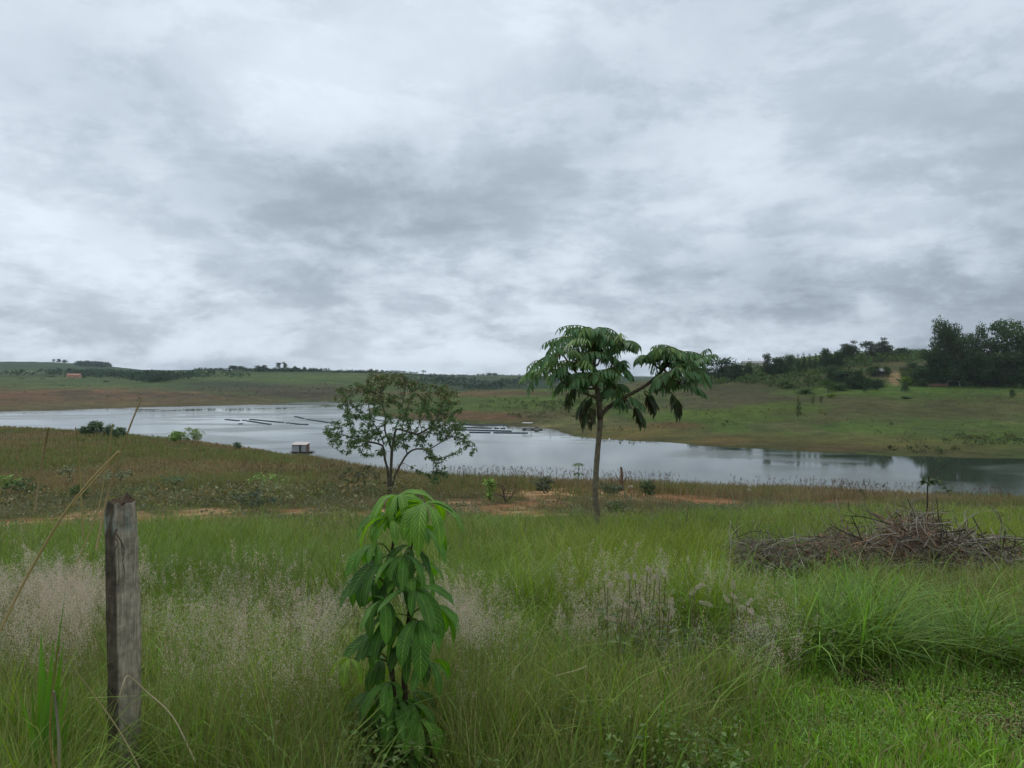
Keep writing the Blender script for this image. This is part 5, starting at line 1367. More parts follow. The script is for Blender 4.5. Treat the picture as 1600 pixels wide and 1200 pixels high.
HUBS = [  # px, py, depth, colour, leaflets, length (px), start elevation, arch, facing (0 = towards the camera), spread, stem
    (622, 774, -.02, LT, 7, 84, .30, 1.75, .35, 3.8, stA), (664, 788, -.12, LT, 7, 96, .28, 1.75, -.15, 4.2, stB), (640, 776, .10, MD, 5, 74, .3, 1.7, 1.4, 4.0, stB),
    (611, 810, -.10, LT, 5, 74, .15, 1.6, .45, 3.0, stA), (600, 804, .10, MD, 4, 66, .2, 1.6, 1.7, 2.6, stA), (655, 822, .08, MD, 4, 76, .1, 1.5, -1.1, 2.6, stB),
    (606, 868, -.02, DK, 4, 84, .0, 1.4, .7, 2.6, stA), (640, 852, .05, DK, 4, 74, .0, 1.4, -.5, 2.4, stB), (618, 884, .08, DK, 4, 76, .1, 1.4, 1.7, 2.6, stA),
    (648, 922, -.10, MD, 7, 84, .30, 1.75, -.45, 3.6, stB), (640, 904, -.02, LT, 3, 58, .55, 1.7, .5, 2.6, stB), (602, 938, -.10, MD, 5, 82, .2, 1.6, .8, 2.6, stA),
    (653, 970, -.14, MD, 4, 90, .1, 1.5, .15, 2.2, stB), (676, 948, .02, MD, 4, 78, .15, 1.5, -1.4, 2.2, stB), (592, 992, .02, DK, 4, 74, .0, 1.4, 1.1, 2.4, stA), (628, 990, .03, DK, 3, 70, -.1, 1.3, .3, 2.0, stA),
    (547, 1030, -.08, YL, 5, 54, .1, 1.6, .6, 3.0, stA), (576, 1018, .05, MD, 3, 52, .0, 1.4, 1.0, 2.2, stA),
    (608, 1066, -.08, MD, 5, 64, .2, 1.7, .3, 3.2, stA), (668, 1034, -.08, MD, 5, 68, .15, 1.6, -.5, 2.8, stB), (640, 1078, .08, DK, 3, 58, .0, 1.5, -1.0, 2.4, stB),
    (617, 1108, -.10, MD, 4, 60, .1, 1.5, .3, 2.4, stA), (655, 1125, -.10, LT, 5, 68, .1, 1.6, -.3, 3.0, stB), (588, 1122, .05, DK, 4, 56, .1, 1.4, 1.0, 2.4, stA), (640, 1156, .02, MD, 4, 50, .1, 1.5, -.2, 3.6, stB), (608, 1166, .0, MD, 4, 48, .1, 1.5, .6, 2.8, stA),
]
HUBS += [(620, 1090, -.02, MD, 5, 78, .15, 1.5, .2, 4.4, stA), (646, 1100, -.04, MD, 5, 78, .1, 1.5, -.5, 3.6, stB), (596, 1140, .0, MD, 5, 74, .15, 1.5, .7, 3.4, stA), (668, 1150, .0, LT, 5, 72, .15, 1.5, -.6, 3.4, stB), (628, 1180, -.05, MD, 6, 70, .3, 1.5, .0, 4.8, stB), (584, 1080, .04, DK, 4, 70, .1, 1.4, 1.0, 2.4, stA), (632, 868, -.12, MD, 4, 70, .1, 1.5, .1, 2.2, stB), (588, 850, .0, MD, 4, 72, .1, 1.5, .9, 2.4, stA), (624, 905, .06, DK, 5, 84, .0, 1.4, .2, 3.2, stA), (612, 960, -.04, DK, 5, 84, .1, 1.5, .3, 2.8, stA),
         (640, 1000, .06, DK, 5, 80, .0, 1.4, -.6, 3.0, stB), (600, 1030, .08, DK, 4, 66, .0, 1.4, .9, 2.8, stA), (630, 1120, .06, DK, 5, 62, .1, 1.5, -.1, 4.2, stB), (580, 902, .06, DK, 4, 74, .0, 1.4, 1.2, 2.4, stA), (662, 880, .08, MD, 3, 70, .0, 1.4, -1.2, 2.2, stB)]
for px, py, dy, col, n, lp, el, arch, face, spread, stem in HUBS:
    n += 2 if n > 3 else 1
    hb = SL(px, py, dy); k = np.argmin(np.linalg.norm(stem - (hb + np.array([0, 0, -.05])), axis=1)); s = stem[k]
    tube(gs, curve([s, (s + hb) / 2 + np.array([0, 0, .02]), hb], 8), [.0045, .003], 6, C(104, 116, 62) if col is not DK else C(82, 84, 54))
    young = col is LT or col is YL
    for i in range(n):
        f = (i / (n - 1) - .5) * spread
        az = -PI / 2 - face + f * 1.15 + RNG.uniform(-.22, .22)
        ll = lp * (1 - .22 * abs(2 * i / (n - 1) - 1)) * RNG.uniform(.72, 1.2) / F * SY
        big_leaf(gy if young else gd, hb, az, el - .12 + RNG.uniform(-.3, .3), ll, ll * RNG.uniform(.22, .30), arch * RNG.uniform(.6, 1.25), np.array(col) * RNG.uniform(.85, 1.15), RNG.uniform(-.6, .6))
link('stem', gs.mesh('stem', M_STICK, True), sap)
link('young_foliage', gy.mesh('young_foliage', M_SAP, True, True), sap)['label'] = 'fresh yellow green leaf clusters'
link('foliage', gd.mesh('foliage', M_SAP, True, True), sap)


# ------------------------------------------------------------------ brush piles and dead wood
def tangle(name, label, n, boxes, Ys, lens, rads, cols, seed, upward=.25, dead_leaf=0):
    r = np.random.default_rng(seed); g = Geo()
    W_ = np.array([b[4] for b in boxes], float); W_ /= W_.sum()
    for _ in range(n):
        b = boxes[r.choice(len(boxes), p=W_)]; a = r.random() * 6.28; q = math.sqrt(r.random())
        px = b[0] + b[2] * q * math.cos(a); py = b[1] + b[3] * q * math.sin(a); Y = r.uniform(*Ys)
        c = np.array(PT(px, py, Y)); gz = tz(c[0], c[1]); c[2] = max(c[2], gz + .03)
        d = unit(np.array([r.normal(0, 1), r.normal(0, .8), r.normal(upward, .45)])); l = r.uniform(*lens) * (.5 + r.random())
        k = 4; pts = [c - d * l / 2]
        for i in range(k):
            d = unit(d + r.normal(0, .22, 3)); pts.append(pts[-1] + d * l / k)
        pts = np.array(pts); pts[:, 2] = np.maximum(pts[:, 2], gz + .01)
        rad = r.uniform(*rads); col = np.array(cols[r.integers(len(cols))]) * r.uniform(.7, 1.25)
        tube(g, pts, [rad, rad * .45], 4, col, .2)
        if r.random() < .45:      # side twig
            j = r.integers(1, k); e = unit(d + r.normal(0, .7, 3)); tube(g, [pts[j], pts[j] + e * l * .25, pts[j] + unit(e + r.normal(0, .3, 3)) * l * .42], [rad * .6, rad * .25], 4, col)
    if dead_leaf:
        P = []
        for _ in range(dead_leaf):
            b = boxes[r.choice(len(boxes), p=W_)]; a = r.random() * 6.28; q = math.sqrt(r.random())
            c = np.array(PT(b[0] + b[2] * q * math.cos(a), b[1] + b[3] * q * math.sin(a) + 6, r.uniform(*Ys))); c[2] = max(c[2], tz(c[0], c[1]) + .02); P.append(c)
        P = np.array(P); leafs(g, P, rdir(len(P)), rdir(len(P)), .09, .035, cvar(C(132, 104, 80), len(P), .35), .2, .3)
    return tag(link(name, g.mesh(name, M_STICK)), label, 'brush pile', kind='stuff')


GREY = [C(126, 118, 104, .85), C(104, 94, 82, .85), C(146, 138, 124, .85), C(84, 74, 64, .85)]; BRN = [C(126, 100, 80, .85), C(134, 108, 86, .85), C(96, 80, 66, .85), C(114, 102, 88, .85), C(150, 136, 118, .85)]
tangle('brush_pile', 'heap of cut branches and twigs in the grass on the right', 1300, [(1400, 872, 90, 26, 3), (1430, 846, 50, 26, 2.2), (1395, 888, 70, 20, 1.5), (1330, 858, 60, 20, 1), (1460, 884, 60, 22, 1.4), (1418, 824, 40, 25, 1.0), (1310, 846, 44, 16, .5), (1280, 872, 40, 14, .4)], (8.3, 9.9), (.2, .75), (.0022, .008), BRN + GREY + GREY, 3, .18, 420)
tangle('brush_pile', 'darker end of the brush heap running to the right edge', 620, [(1520, 868, 60, 18, 3), (1570, 878, 60, 15, 2), (1490, 852, 30, 24, 1.2), (1620, 880, 50, 14, 1), (1545, 846, 50, 12, .4)], (8.4, 9.9), (.15, .65), (.003, .010), GREY + [C(64, 54, 46, .8)], 4, .1, 240)
tangle('brush_pile', 'low grey tangle of twigs left of the main brush heap', 700, [(1190, 868, 50, 24, 3), (1235, 872, 40, 20, 1.5), (1268, 858, 40, 20, 1), (1160, 862, 24, 20, .6)], (8.4, 9.6), (.12, .5), (.002, .007), GREY, 5, .35, 120)
BR = 'dead branches sticking out of the brush heap'
for pts, Y, r0, col, lab in (
    ([(1452, 870), (1449, 830), (1449, 770), (1451, 745)], 8.9, .012, C(56, 50, 44), None),
    ([(1390, 855), (1402, 830), (1408, 810), (1396, 798)], 8.8, .010, C(64, 54, 46), 'dark curved branch rising from the middle of the brush heap'),
    ([(1432, 848), (1410, 826), (1350, 808), (1318, 806)], 8.7, .009, C(70, 60, 52), 'long dark branch reaching left over the brush heap'),
    ([(1350, 862), (1344, 838), (1336, 818), (1330, 806)], 8.6, .009, C(62, 54, 46), 'short dark branch standing at the left of the brush heap'),
    ([(1360, 850), (1330, 836), (1308, 826), (1296, 818)], 8.5, .008, C(66, 58, 48), 'thin branch leaning left out of the brush heap'),
    ([(1460, 850), (1474, 834), (1470, 818), (1462, 812)], 8.8, .010, C(84, 74, 64), 'hooked branch right of the thin upright stem'),
    ([(1470, 852), (1496, 826), (1512, 810), (1530, 800)], 9.0, .007, C(150, 142, 130), 'pale forked branch pointing up to the right from the heap'),
    ([(1530, 852), (1546, 842), (1566, 838), (1582, 836)], 9.0, .008, C(146, 138, 126), 'pale bent branch near the right end of the heap'),
    ([(1420, 845), (1408, 815), (1402, 800), (1398, 788)], 9.1, .006, C(140, 132, 120), 'pale thin twig standing on top of the heap'),
    ([(1568, 872), (1580, 862), (1586, 850), (1590, 846)], 8.6, .010, C(70, 62, 54), 'dark stub at the right end of the heap'),
    ([(1460, 880), (1440, 872), (1400, 874), (1360, 884)], 8.1, .012, C(84, 66, 54), 'thick brown branch lying across the front of the heap'),
    ([(1600, 928), (1580, 940), (1560, 948), (1548, 952)], 6.6, .012, C(158, 152, 142), 'pale bare branch lying in the grass at the right edge'),
    ([(1340, 920), (1352, 955), (1375, 985), (1388, 992)], 6.2, .006, C(140, 128, 100), 'thin bleached twig drooping through the lush grass'),
):
    g = Geo(); P_ = curve([np.array(PT(x, y, Y + RNG.uniform(-.06, .06))) for x, y in pts], 14); c0 = P_[0].copy()
    tube(g, P_ - c0, [r0, r0 * .45], 6, col, .2)
    if lab is None:
        e = empty('thin_sapling', c0, 'thin dark upright stem with a leafy tuft and leaning tip above the brush heap', 'sapling')
        link('stem', g.mesh('stem', M_STICK), e)
        g = Geo(); tube(g, curve([np.array(PT(x, y, 8.9)) - c0 for x, y in ((1450, 750), (1466, 735), (1484, 723), (1496, 718))], 10), [.006, .004], 5, C(70, 66, 52)); link('leaning_tip', g.mesh('leaning_tip', M_STICK), e)
        g = Geo()
        for x, y, m in ((1449, 752, 34), (1458, 752, 8), (1466, 748, 8), (1474, 756, 10), (1481, 765, 10)):
            d = rdir(m, -.5, .5); leafs(g, np.array(PT(x, y, 8.9)) - c0 + d * .02, d, rdir(m, .3, 1), .075, .03, cvar(C(76, 92, 54), m), .1, .2)
        tube(g, curve([np.array(PT(x, y, 8.9)) - c0 for x, y in ((1450, 752), (1464, 752), (1476, 758), (1482, 770))], 8), .003, 4, C(70, 70, 50)); link('foliage', g.mesh('foliage', M_LEAF), e)
        continue
    for _ in range(3):
        j = RNG.integers(3, len(P_) - 2); d = unit(P_[j + 1] - P_[j] + rdir(1)[0] * .03); q = P_[j] - c0
        tube(g, [q, q + d * .1 + rdir(1)[0] * .03, q + d * .16 + rdir(1)[0] * .09], [r0 * .5, r0 * .2], 5, col)
    o = link('dead_branch', g.mesh('dead_branch', M_STICK)); o.location = c0; tag(o, lab, 'branch', BR)

for pts, Y, r0, col, lab in (
    ([(1052, 885), (1060, 850), (1072, 815), (1076, 790)], 13.0, .012, C(92, 82, 70), 'bare dead sapling standing in the grass right of the tall trunk'),
    ([(1112, 870), (1112, 840), (1110, 815), (1110, 808)], 13.5, .008, C(92, 82, 70), 'thin bare stem right of the bare dead sapling'),
    ([(988, 822), (992, 812), (998, 803), (1002, 798)], 19, .012, C(64, 56, 48), 'short dark twig leaning right beside the tall trunk'),
    ([(1150, 840), (1180, 830), (1215, 838), (1240, 856)], 8.7, .006, C(78, 80, 50), 'dark arching weed stem left of the brush heap'),
):
    g = Geo(); P_ = curve([np.array(PT(x, y, Y)) for x, y in pts], 14); c0 = P_[0].copy(); P_ = P_ - c0
    tube(g, P_, [r0, r0 * .4], 5, col, .15)
    for k in range(7):
        j = RNG.integers(2, len(P_) - 1); s = np.array([RNG.choice([-1, 1]) * RNG.uniform(.08, .2), RNG.uniform(-.05, .05), RNG.uniform(.1, .25)]) * (Y / 13)
        tube(g, [P_[j], P_[j] + s * .5, P_[j] + s + np.array([0, 0, .03])], [r0 * .45, r0 * .2], 4, col)
    o = link('dead_weed', g.mesh('dead_weed', M_STICK)); o.location = c0; tag(o, lab, 'dead weed', 'dead weeds in the field')


# ------------------------------------------------------------------ single grasses and weeds one can point at
ST = 'dry stalks on the left'
for pts, Y, r0, col, lab in (
    ([(-30, 1040), (0, 985), (40, 905), (92, 815), (140, 752), (184, 706)], 2.3, .0042, C(156, 140, 98, .62), 'long dry stalk sweeping up from the left edge to end above the post'),
    ([(186, 706), (184, 708), (160, 735), (112, 790)], 2.32, .0026, C(150, 134, 92, .62), 'folded dry leaf hanging back from the sweeping stalk'),
    ([(150, 860), (162, 800), (172, 760), (186, 715), (204, 664), (222, 620)], 2.5, .0034, C(148, 130, 96, .62), 'tall dry stalk with its tip against the lake'),
    ([(120, 880), (152, 800), (163, 745), (176, 662)], 2.7, .0028, C(144, 132, 92, .62), 'straight dry stalk just left of the tall one by the post'),
    ([(54, 800), (62, 745), (70, 700), (76, 668)], 2.4, .0034, C(128, 112, 80, .62), 'blurred dry stalk nearest the left edge'),
    ([(130, 840), (126, 760), (122, 700), (118, 668)], 2.5, .0030, C(132, 122, 78, .62), 'dry stalk leaning slightly left between the others'),
    ([(305, 1190), (270, 1120), (228, 1080), (201, 1056), (192, 1070), (187, 1086)], 2.75, .0026, C(166, 152, 122, .62), 'bent dry stalk folded over against the post'),
    ([(225, 1215), (190, 1148), (150, 1090), (116, 1046)], 2.6, .0026, C(140, 130, 92, .62), 'dry stalk crossing in front of the lower post'),
    ([(88, 1215), (78, 1150), (84, 1060), (92, 1010)], 2.5, .0026, C(128, 104, 62, .62), 'reddish brown stalk inside the broad green grass'),
    ([(92, 1215), (92, 1160), (88, 1110), (84, 1080)], 2.6, .005, C(128, 122, 108, .62), 'grey thick dead stalk beside the post foot'),
    ([(905, 1190), (908, 1130), (913, 1075), (918, 1042), (905, 1046), (868, 1056)], 3.4, .0022, C(160, 152, 118, .62), 'pale broken stalk right of the foreground sapling'),
    ([(1020, 1000), (1040, 1030), (1075, 1070), (1110, 1106)], 4.0, .0024, C(164, 154, 120, .62), 'pale straw leaning down to the right in the middle foreground'),
    ([(985, 1016), (1060, 1008), (1130, 1014), (1196, 1032)], 4.2, .0022, C(156, 148, 122, .62), 'long pale straw lying nearly flat over the seed heads'),
    ([(960, 1090), (1000, 1130), (1040, 1170), (1056, 1195)], 3.5, .0024, C(150, 148, 104, .62), 'straw slanting to the bottom edge in the middle foreground'),
):
    g = Geo(); P_ = curve([np.array(PT(x, y, Y + .05 * math.sin(i))) for i, (x, y) in enumerate(pts)], 20); c0 = P_[0].copy()
    tube(g, P_ - c0, [r0, r0 * .9, r0 * .7], 6, col, .1)
    o = link('dry_stalk', g.mesh('dry_stalk', M_DRY)); o.location = c0; tag(o, lab, 'stalk', ST)


def broad_grass(px, Y, label, specs, col, w):
    b = on(px, Y); e = empty('grass_clump', b, label, 'grass clump'); g = Geo()
    for (x0, x1, ytip, bend, wk) in specs:
        A0 = np.array(on(x0, Y + RNG.uniform(-.08, .08))); T1 = np.array(PT(x1, ytip, Y + RNG.uniform(-.15, .1)))
        m_ = (A0 + T1) / 2 + np.array([-(x1 - x0) * .0012 * bend, 0, .05 * bend]); c = curve([A0, m_, T1], 12) - np.array(b)
        t = np.linspace(0, 1, len(c)); wd = w * wk * np.interp(t, [0, .25, .6, 1], [.5, 1, .8, .03])
        a = RNG.uniform(-.7, .7); S = np.array([math.cos(a), math.sin(a), 0]); Nn = np.array([math.sin(a), -math.cos(a), 0])
        V = np.stack([c - S * wd[:, None] / 2 + Nn * wd[:, None] * .18, c, c + S * wd[:, None] / 2 + Nn * wd[:, None] * .18], 1)
        i = np.arange(len(c) - 1)[:, None]
        g.add(V.reshape(-1, 3), np.concatenate([np.concatenate([i * 3 + j, i * 3 + j + 1, i * 3 + 3 + j + 1, i * 3 + 3 + j], 1) for j in range(2)]), np.array(col) * RNG.uniform(.75, 1.2))
    link('blade', g.mesh('blade', M_GRASS, True), e)['kind'] = 'stuff'
    return e


broad_grass(72, 2.75, 'clump of broad bright green grass blades left of the post', [(70, 102, 925, .3, 1.1), (68, 64, 985, .2, 1.2), (66, 84, 1000, .4, 1.0), (76, 96, 1040, .5, .9), (60, 50, 1060, .4, 1.0), (80, 110, 1060, .6, .9), (74, 100, 1000, .4, .8), (58, 40, 1100, .5, .8), (84, 118, 1090, .6, .8), (64, 30, 1085, .7, .8), (78, 70, 1030, .2, 1.0), (70, 74, 1065, .2, 1.0), (82, 88, 1100, .1, .9), (62, 58, 1120, .1, .9), (90, 106, 1130, .3, .8)], C(88, 126, 46, .78), .034)


def weed(px, Y, w, h, label, col, leaf, n=26, name='broadleaf_weed'):
    b = on(px, Y, -.02); e = empty(name, b, label, 'weed', 'broadleaf weeds in the foreground'); g = Geo(); gl = Geo()
    for k in range(n):
        a = RNG.random() * 6.28; q = math.sqrt(RNG.random()) * w / 2; z = h * RNG.uniform(.35, 1) * (1 - .4 * q / w)
        P_ = np.array([math.cos(a) * q, math.sin(a) * q, z]); tube(g, curve([np.array([0, 0, 0.0]), P_ * [.5, .5, .75], P_], 6), [.003, .0015], 4, C(92, 104, 56))
        m = 4; az = RNG.random() * 6.28 + np.arange(m) * 1.6; D = np.stack([np.cos(az), np.sin(az), RNG.uniform(-.3, .2, m)], 1)
        leafs(gl, np.tile(P_, (m, 1)), D, np.tile([0, 0, 1.0], (m, 1)) + rdir(m) * .35, leaf * RNG.uniform(.7, 1.3, m), leaf * .72, cvar(col, m, .2), .12, .2)
    link('stem', g.mesh('stem', M_STICK), e); link('foliage', gl.mesh('foliage', M_LEAF), e)


weed(318, 2.62, .40, .27, 'broad leaved green weed at the bottom right of the post', C(82, 130, 62), .062, 40)
weed(262, 2.66, .24, .20, 'bluish broad leaved weed close to the post foot', C(72, 108, 74), .055, 22)
weed(10, 2.5, .3, .34, 'dark broad leaved weed in the lower left corner', C(56, 98, 54), .07, 26)
weed(100, 2.85, .3, .3, 'leafy weed between the broad grass and the post', C(82, 116, 52), .05, 18)
weed(1085, 6.4, .22, .5, 'pale green leafy weed among the woolly flower spikes', C(104, 140, 70), .07, 14)
weed(1510, 5.2, .5, .2, 'leafy weed patch below the right end of the brush heap', C(78, 124, 60), .05, 34)

# woolly seed spikes
WG = 'woolly spiked weeds in the middle of the field'
for i, (px, Y, heads, lab) in enumerate((
    (990, 6.2, ((984, 905), (992, 896), (1004, 900), (1012, 892), (998, 912)), 'woolly weed with a fan of cream spikes, left of the tallest cream spike'),
    (1018, 6.3, ((1016, 892), (1024, 900), (1030, 906), (1040, 902)), 'woolly weed holding the tallest cream spikes'),
    (1047, 6.0, ((1046, 950), (1049, 962), (1042, 970)), 'woolly weed with a thick pink cream spike'),
    (968, 5.8, ((964, 968), (974, 940), (980, 948)), 'woolly weed whose white head leans to the left'),
    (1082, 6.2, ((1086, 918), (1078, 930), (1092, 940)), 'woolly weed beside the pale green leafy weed'),
    (1146, 6.6, ((1146, 922), (1150, 936), (1140, 942), (1158, 948)), 'woolly weed in front of the low grey twig tangle'),
    (1168, 6.4, ((1166, 946), (1174, 952), (1160, 958)), 'rightmost woolly weed of the group'),
    (946, 6.2, ((944, 908), (950, 916)), 'leftmost thin woolly weed of the group'),
)):
    Y *= .68; b = on(px, Y, -.02); e = empty('woolly_weed', b, lab, 'weed', WG); g = Geo(); gf = Geo()
    for hx, hy in heads:
        t_ = np.array(PT(hx, hy, Y + RNG.uniform(-.1, .1))) - np.array(b); base_ = np.array([RNG.normal(0, .03), RNG.normal(0, .03), 0])
        pth = curve([base_, base_ * .5 + t_ * .5 + rdir(1)[0] * .02, t_], 8); tube(g, pth, [.004, .0025], 5, C(112, 104, 72))
        hl = RNG.uniform(.045, .085); dv = unit(pth[-1] - pth[-2] + rdir(1)[0] * .25); m = 170
        s = RNG.random(m); rr3 = .0125 * np.sin(PI * np.clip(s * .9 + .08, 0, 1)) ** .7
        o_ = rdir(m); o_ = unit(o_ - dv * (o_ @ dv)[:, None]); P_ = t_ + dv * (s * hl * 1.15)[:, None] + o_ * (rr3 * RNG.random(m) ** .6)[:, None] * .62
        gh = Geo(); leafs(gh, P_, o_ + dv * .5, rdir(m), .009, .0032, cvar(C(190, 180, 160), m, .15, .05), .1, .1); link('seed_head', gh.mesh('seed_head', M_PLUME), e)
        for k in range(5):
            q = pth[RNG.integers(2, 7)]; D = rdir(2, -.2, .6); leafs(gf, np.tile(q, (2, 1)), D, rdir(2, .3, 1), .08, .02, cvar(C(104, 120, 72), 2), .1, .3)
    link('stem', g.mesh('stem', M_STICK), e); link('foliage', gf.mesh('foliage', M_LEAF), e)


# ------------------------------------------------------------------ grasses of the field (uncountable)
def field_points(n, y0, y1, tuft, u0=-.74, u1=.74):
    m = n // tuft
    u = RNG.uniform(u0, u1, m); Y = np.exp(RNG.uniform(math.log(y0), math.log(y1), m))
    X = u * Y
    cx, cy = np.repeat(X, tuft), np.repeat(Y, tuft)
    r = .05 + .004 * cy
    a = RNG.random(m * tuft) * 2 * PI; q = np.sqrt(RNG.random(m * tuft)) * r * 1.6
    x, y = cx + np.cos(a) * q, cy + np.sin(a) * q
    return x, y, terrain_z(x, y), cx, cy


def pix(x, y, z):
    return CX + F * x / y, HZ + F * (H - z) / y


def lawn_mask(px, py):
    return sstep(965, 1090, py - np.maximum(0, 1270 - px) * .85 + (vnoise(px / 60, py / 40, 171) - .5) * 50)


def zsum(px, py, zones):
    f = np.zeros_like(px)
    for cx, cy, rx, ry, w in zones: f = np.maximum(f, w * blob(px, py, cx, cy, rx, ry, 0, .6))
    return f


GREENZ = [(920, 880, 300, 100, 1.0), (330, 860, 240, 60, .95), (60, 855, 130, 45, 1.0), (1120, 850, 160, 70, .9), (520, 860, 120, 60, .8), (1330, 815, 300, 30, .7), (1560, 830, 120, 30, .9), (770, 830, 130, 30, 1.0), (560, 830, 120, 25, .9)]
EDGE = lambda px: np.interp(px, [0, 200, 300, 450, 700, 850, 1000, 1150, 1300, 1600], [852, 842, 832, 820, 822, 824, 822, 814, 804, 802])

# --- green and olive grasses near and mid
N1 = 380000
x, y, z, cx, cy = field_points(N1, 2.15, 34, 9)
px, py = pix(x, y, z); cpx, cpy = pix(cx, cy, terrain_z(cx, cy))
hn = fbm(cx / .9, cy / .9, 101, 3); hb = fbm(cx / 3.2, cy / 3.2, 102, 3)
tip_y = cpy - .38 * F / cy
gz = zsum(cpx, tip_y, GREENZ)
low = lawn_mask(cpx, cpy)
dirt = dirt_mask(cpx, cpy, cx, cy)
past = sstep(-2, 10, EDGE(cpx) - cpy + (hb - .5) * 26)          # beyond the green belt: thin grey herbs
keep = (RNG.random(len(x)) > dirt * .95) & (RNG.random(len(x)) > past * .72) & (RNG.random(len(x)) > low * .02)
pg = np.clip(gz * (.50 + 2.2 * (hb - .46)) + .10, .05, .92) * (1 - past)
isG = np.repeat(RNG.random(len(x) // 9), 9) < pg
h = np.where(isG, RNG.uniform(.25, .62, len(x)), RNG.uniform(.18, .5, len(x))) * (.30 + 1.3 * hn)
h = h * np.where(np.repeat(RNG.random(len(x) // 9), 9) < .10, 1.45, 1.0)
# trampled hollows: round the sapling, the post and the brush heaps
h = h * (1 - .72 * sstep(95, 70, np.abs(cpx - 622)) * sstep(3.5, 3.3, cy)) * (1 - .90 * sstep(75, 45, np.abs(cpx - 192)) * sstep(3.15, 3.0, cy)) * (1 - .6 * sstep(110, 80, np.abs(cpx - 310)) * sstep(2.8, 2.65, cy))
h = h * (1 - .60 * sstep(1110, 1150, cpx) * sstep(7.2, 8.0, cy) * sstep(10.4, 9.6, cy)) * (1 - .55 * sstep(1100, 1140, cpx) * sstep(1310, 1270, cpx) * sstep(5.0, 5.8, cy) * sstep(10.4, 9.6, cy))
h = h * (1 - (.74 + .16 * hb) * low) * (1 - .55 * past) * np.where(cpy > 1020, .85, 1.0)
near_post = sstep(.55, .2, np.abs(cpx - 190) / 300) * 0
w = np.where(isG, RNG.uniform(.005, .012, len(x)), RNG.uniform(.0020, .0050, len(x))); w = np.maximum(w, y * .00075)
w = np.where(low > .5, w * 1.3, w)
GA, GBc, GO, GP = C(104, 122, 50, .72), C(88, 110, 42, .74), C(108, 116, 58, .66), C(138, 128, 92, .72)
GL = C(98, 126, 46, .68); GREYH = C(104, 108, 74, .78)
mixn = fbm(cx / 1.7 + 40, cy / 1.7, 103, 3)
col = np.where(isG[:, None], GA * mixn[:, None] * 1.0 + GBc * (1 - mixn[:, None]), GO * (1 - mixn[:, None]) + GP * mixn[:, None])
olive = (~isG) & (RNG.random(len(x)) < .44)
col = np.where(olive[:, None], C(92, 110, 48, .68), col)
col = np.where((low > .5)[:, None], GL * (.7 + .6 * mixn[:, None]), col)
col = np.where(((low > .5) & (RNG.random(len(x)) < .16))[:, None], C(132, 118, 84, .8), col)
dryl = (low > .5) & (fbm(cx / .7, cy / .5, 104, 3) > .71)
col = np.where(dryl[:, None], C(128, 110, 80, .8), col); h = np.where(dryl, h * .6, h)
col = np.where((past > .5)[:, None], np.where((mixn > .5)[:, None], C(112, 100, 70, .8), GREYH), col)
yel = blob(cpx, tip_y, 1560, 825, 140, 40) + blob(cpx, tip_y, 1000, 870, 200, 60)
col = col * (1 + np.clip(yel, 0, 1)[:, None] * isG[:, None] * np.array([.28, .12, .0]))
col = col * (1 + (RNG.random((len(x), 1)) - .5) * .5) * (1 + (RNG.random((len(x), 3)) - .5) * .16) * np.repeat(1 + (RNG.random((len(x) // 9, 1)) - .5) * .6, 9, 0) * np.where(cpy > 1000, 1.18, 1.05)[:, None]
lean = np.where(isG, RNG.uniform(.25, 1.0, len(x)), RNG.uniform(.1, .7, len(x)))
P = np.stack([x, y, z - .01], 1)
for nm, sel, lab in (('green_grass', isG, 'bright green grass growing in tufts across the field'), ('fine_grass', ~isG, 'fine olive and straw coloured grass of the foreground field')):
    k = keep & sel & (h > .025)
    nearb = k & (y < 12); farb = k & ~nearb
    g = Geo(); blades(g, P[nearb], h[nearb], w[nearb], lean[nearb], col[nearb], 3); blades(g, P[farb], h[farb], w[farb], lean[farb], col[farb], 2)
    tag(link(nm, g.mesh(nm, M_GRASS)), lab, 'grass', kind='stuff')

# --- coarse, bent and dead blades mixed in
n = 9000
u = RNG.uniform(-.72, .74, n); Y = np.exp(RNG.uniform(math.log(2.35), math.log(11), n)); X = u * Y; Z = terrain_z(X, Y); px, py = pix(X, Y, Z)
ok = (RNG.random(n) > lawn_mask(px, py)) & (fbm(X / 1.1, Y / 1.1, 181, 3) + RNG.random(n) * .3 > .62) & ~((np.abs(px - 622) < 90) & (Y < 3.45)) & ~((np.abs(px - 192) < 60) & (Y < 3.1)) & ~((np.abs(px - 310) < 90) & (Y < 2.8))
P = np.stack([X, Y, Z], 1)[ok]; m = len(P); dead = RNG.random(m) < .28
g = Geo(); blades(g, P, np.where(dead, RNG.uniform(.25, .7, m), RNG.uniform(.25, .62, m)), np.maximum(np.where(dead, RNG.uniform(.002, .005, m), RNG.uniform(.006, .014, m)), P[:, 1] * .0007), RNG.uniform(.2, 1.9, m), np.where(dead[:, None], cvar(C(156, 144, 104, .75), m, .25), cvar(C(100, 128, 50, .7), m, .35, .15)), 4)
tag(link('coarse_grass', g.mesh('coarse_grass', M_GRASS)), 'broad green blades and bleached dead ones mixed through the field', 'grass', kind='stuff')

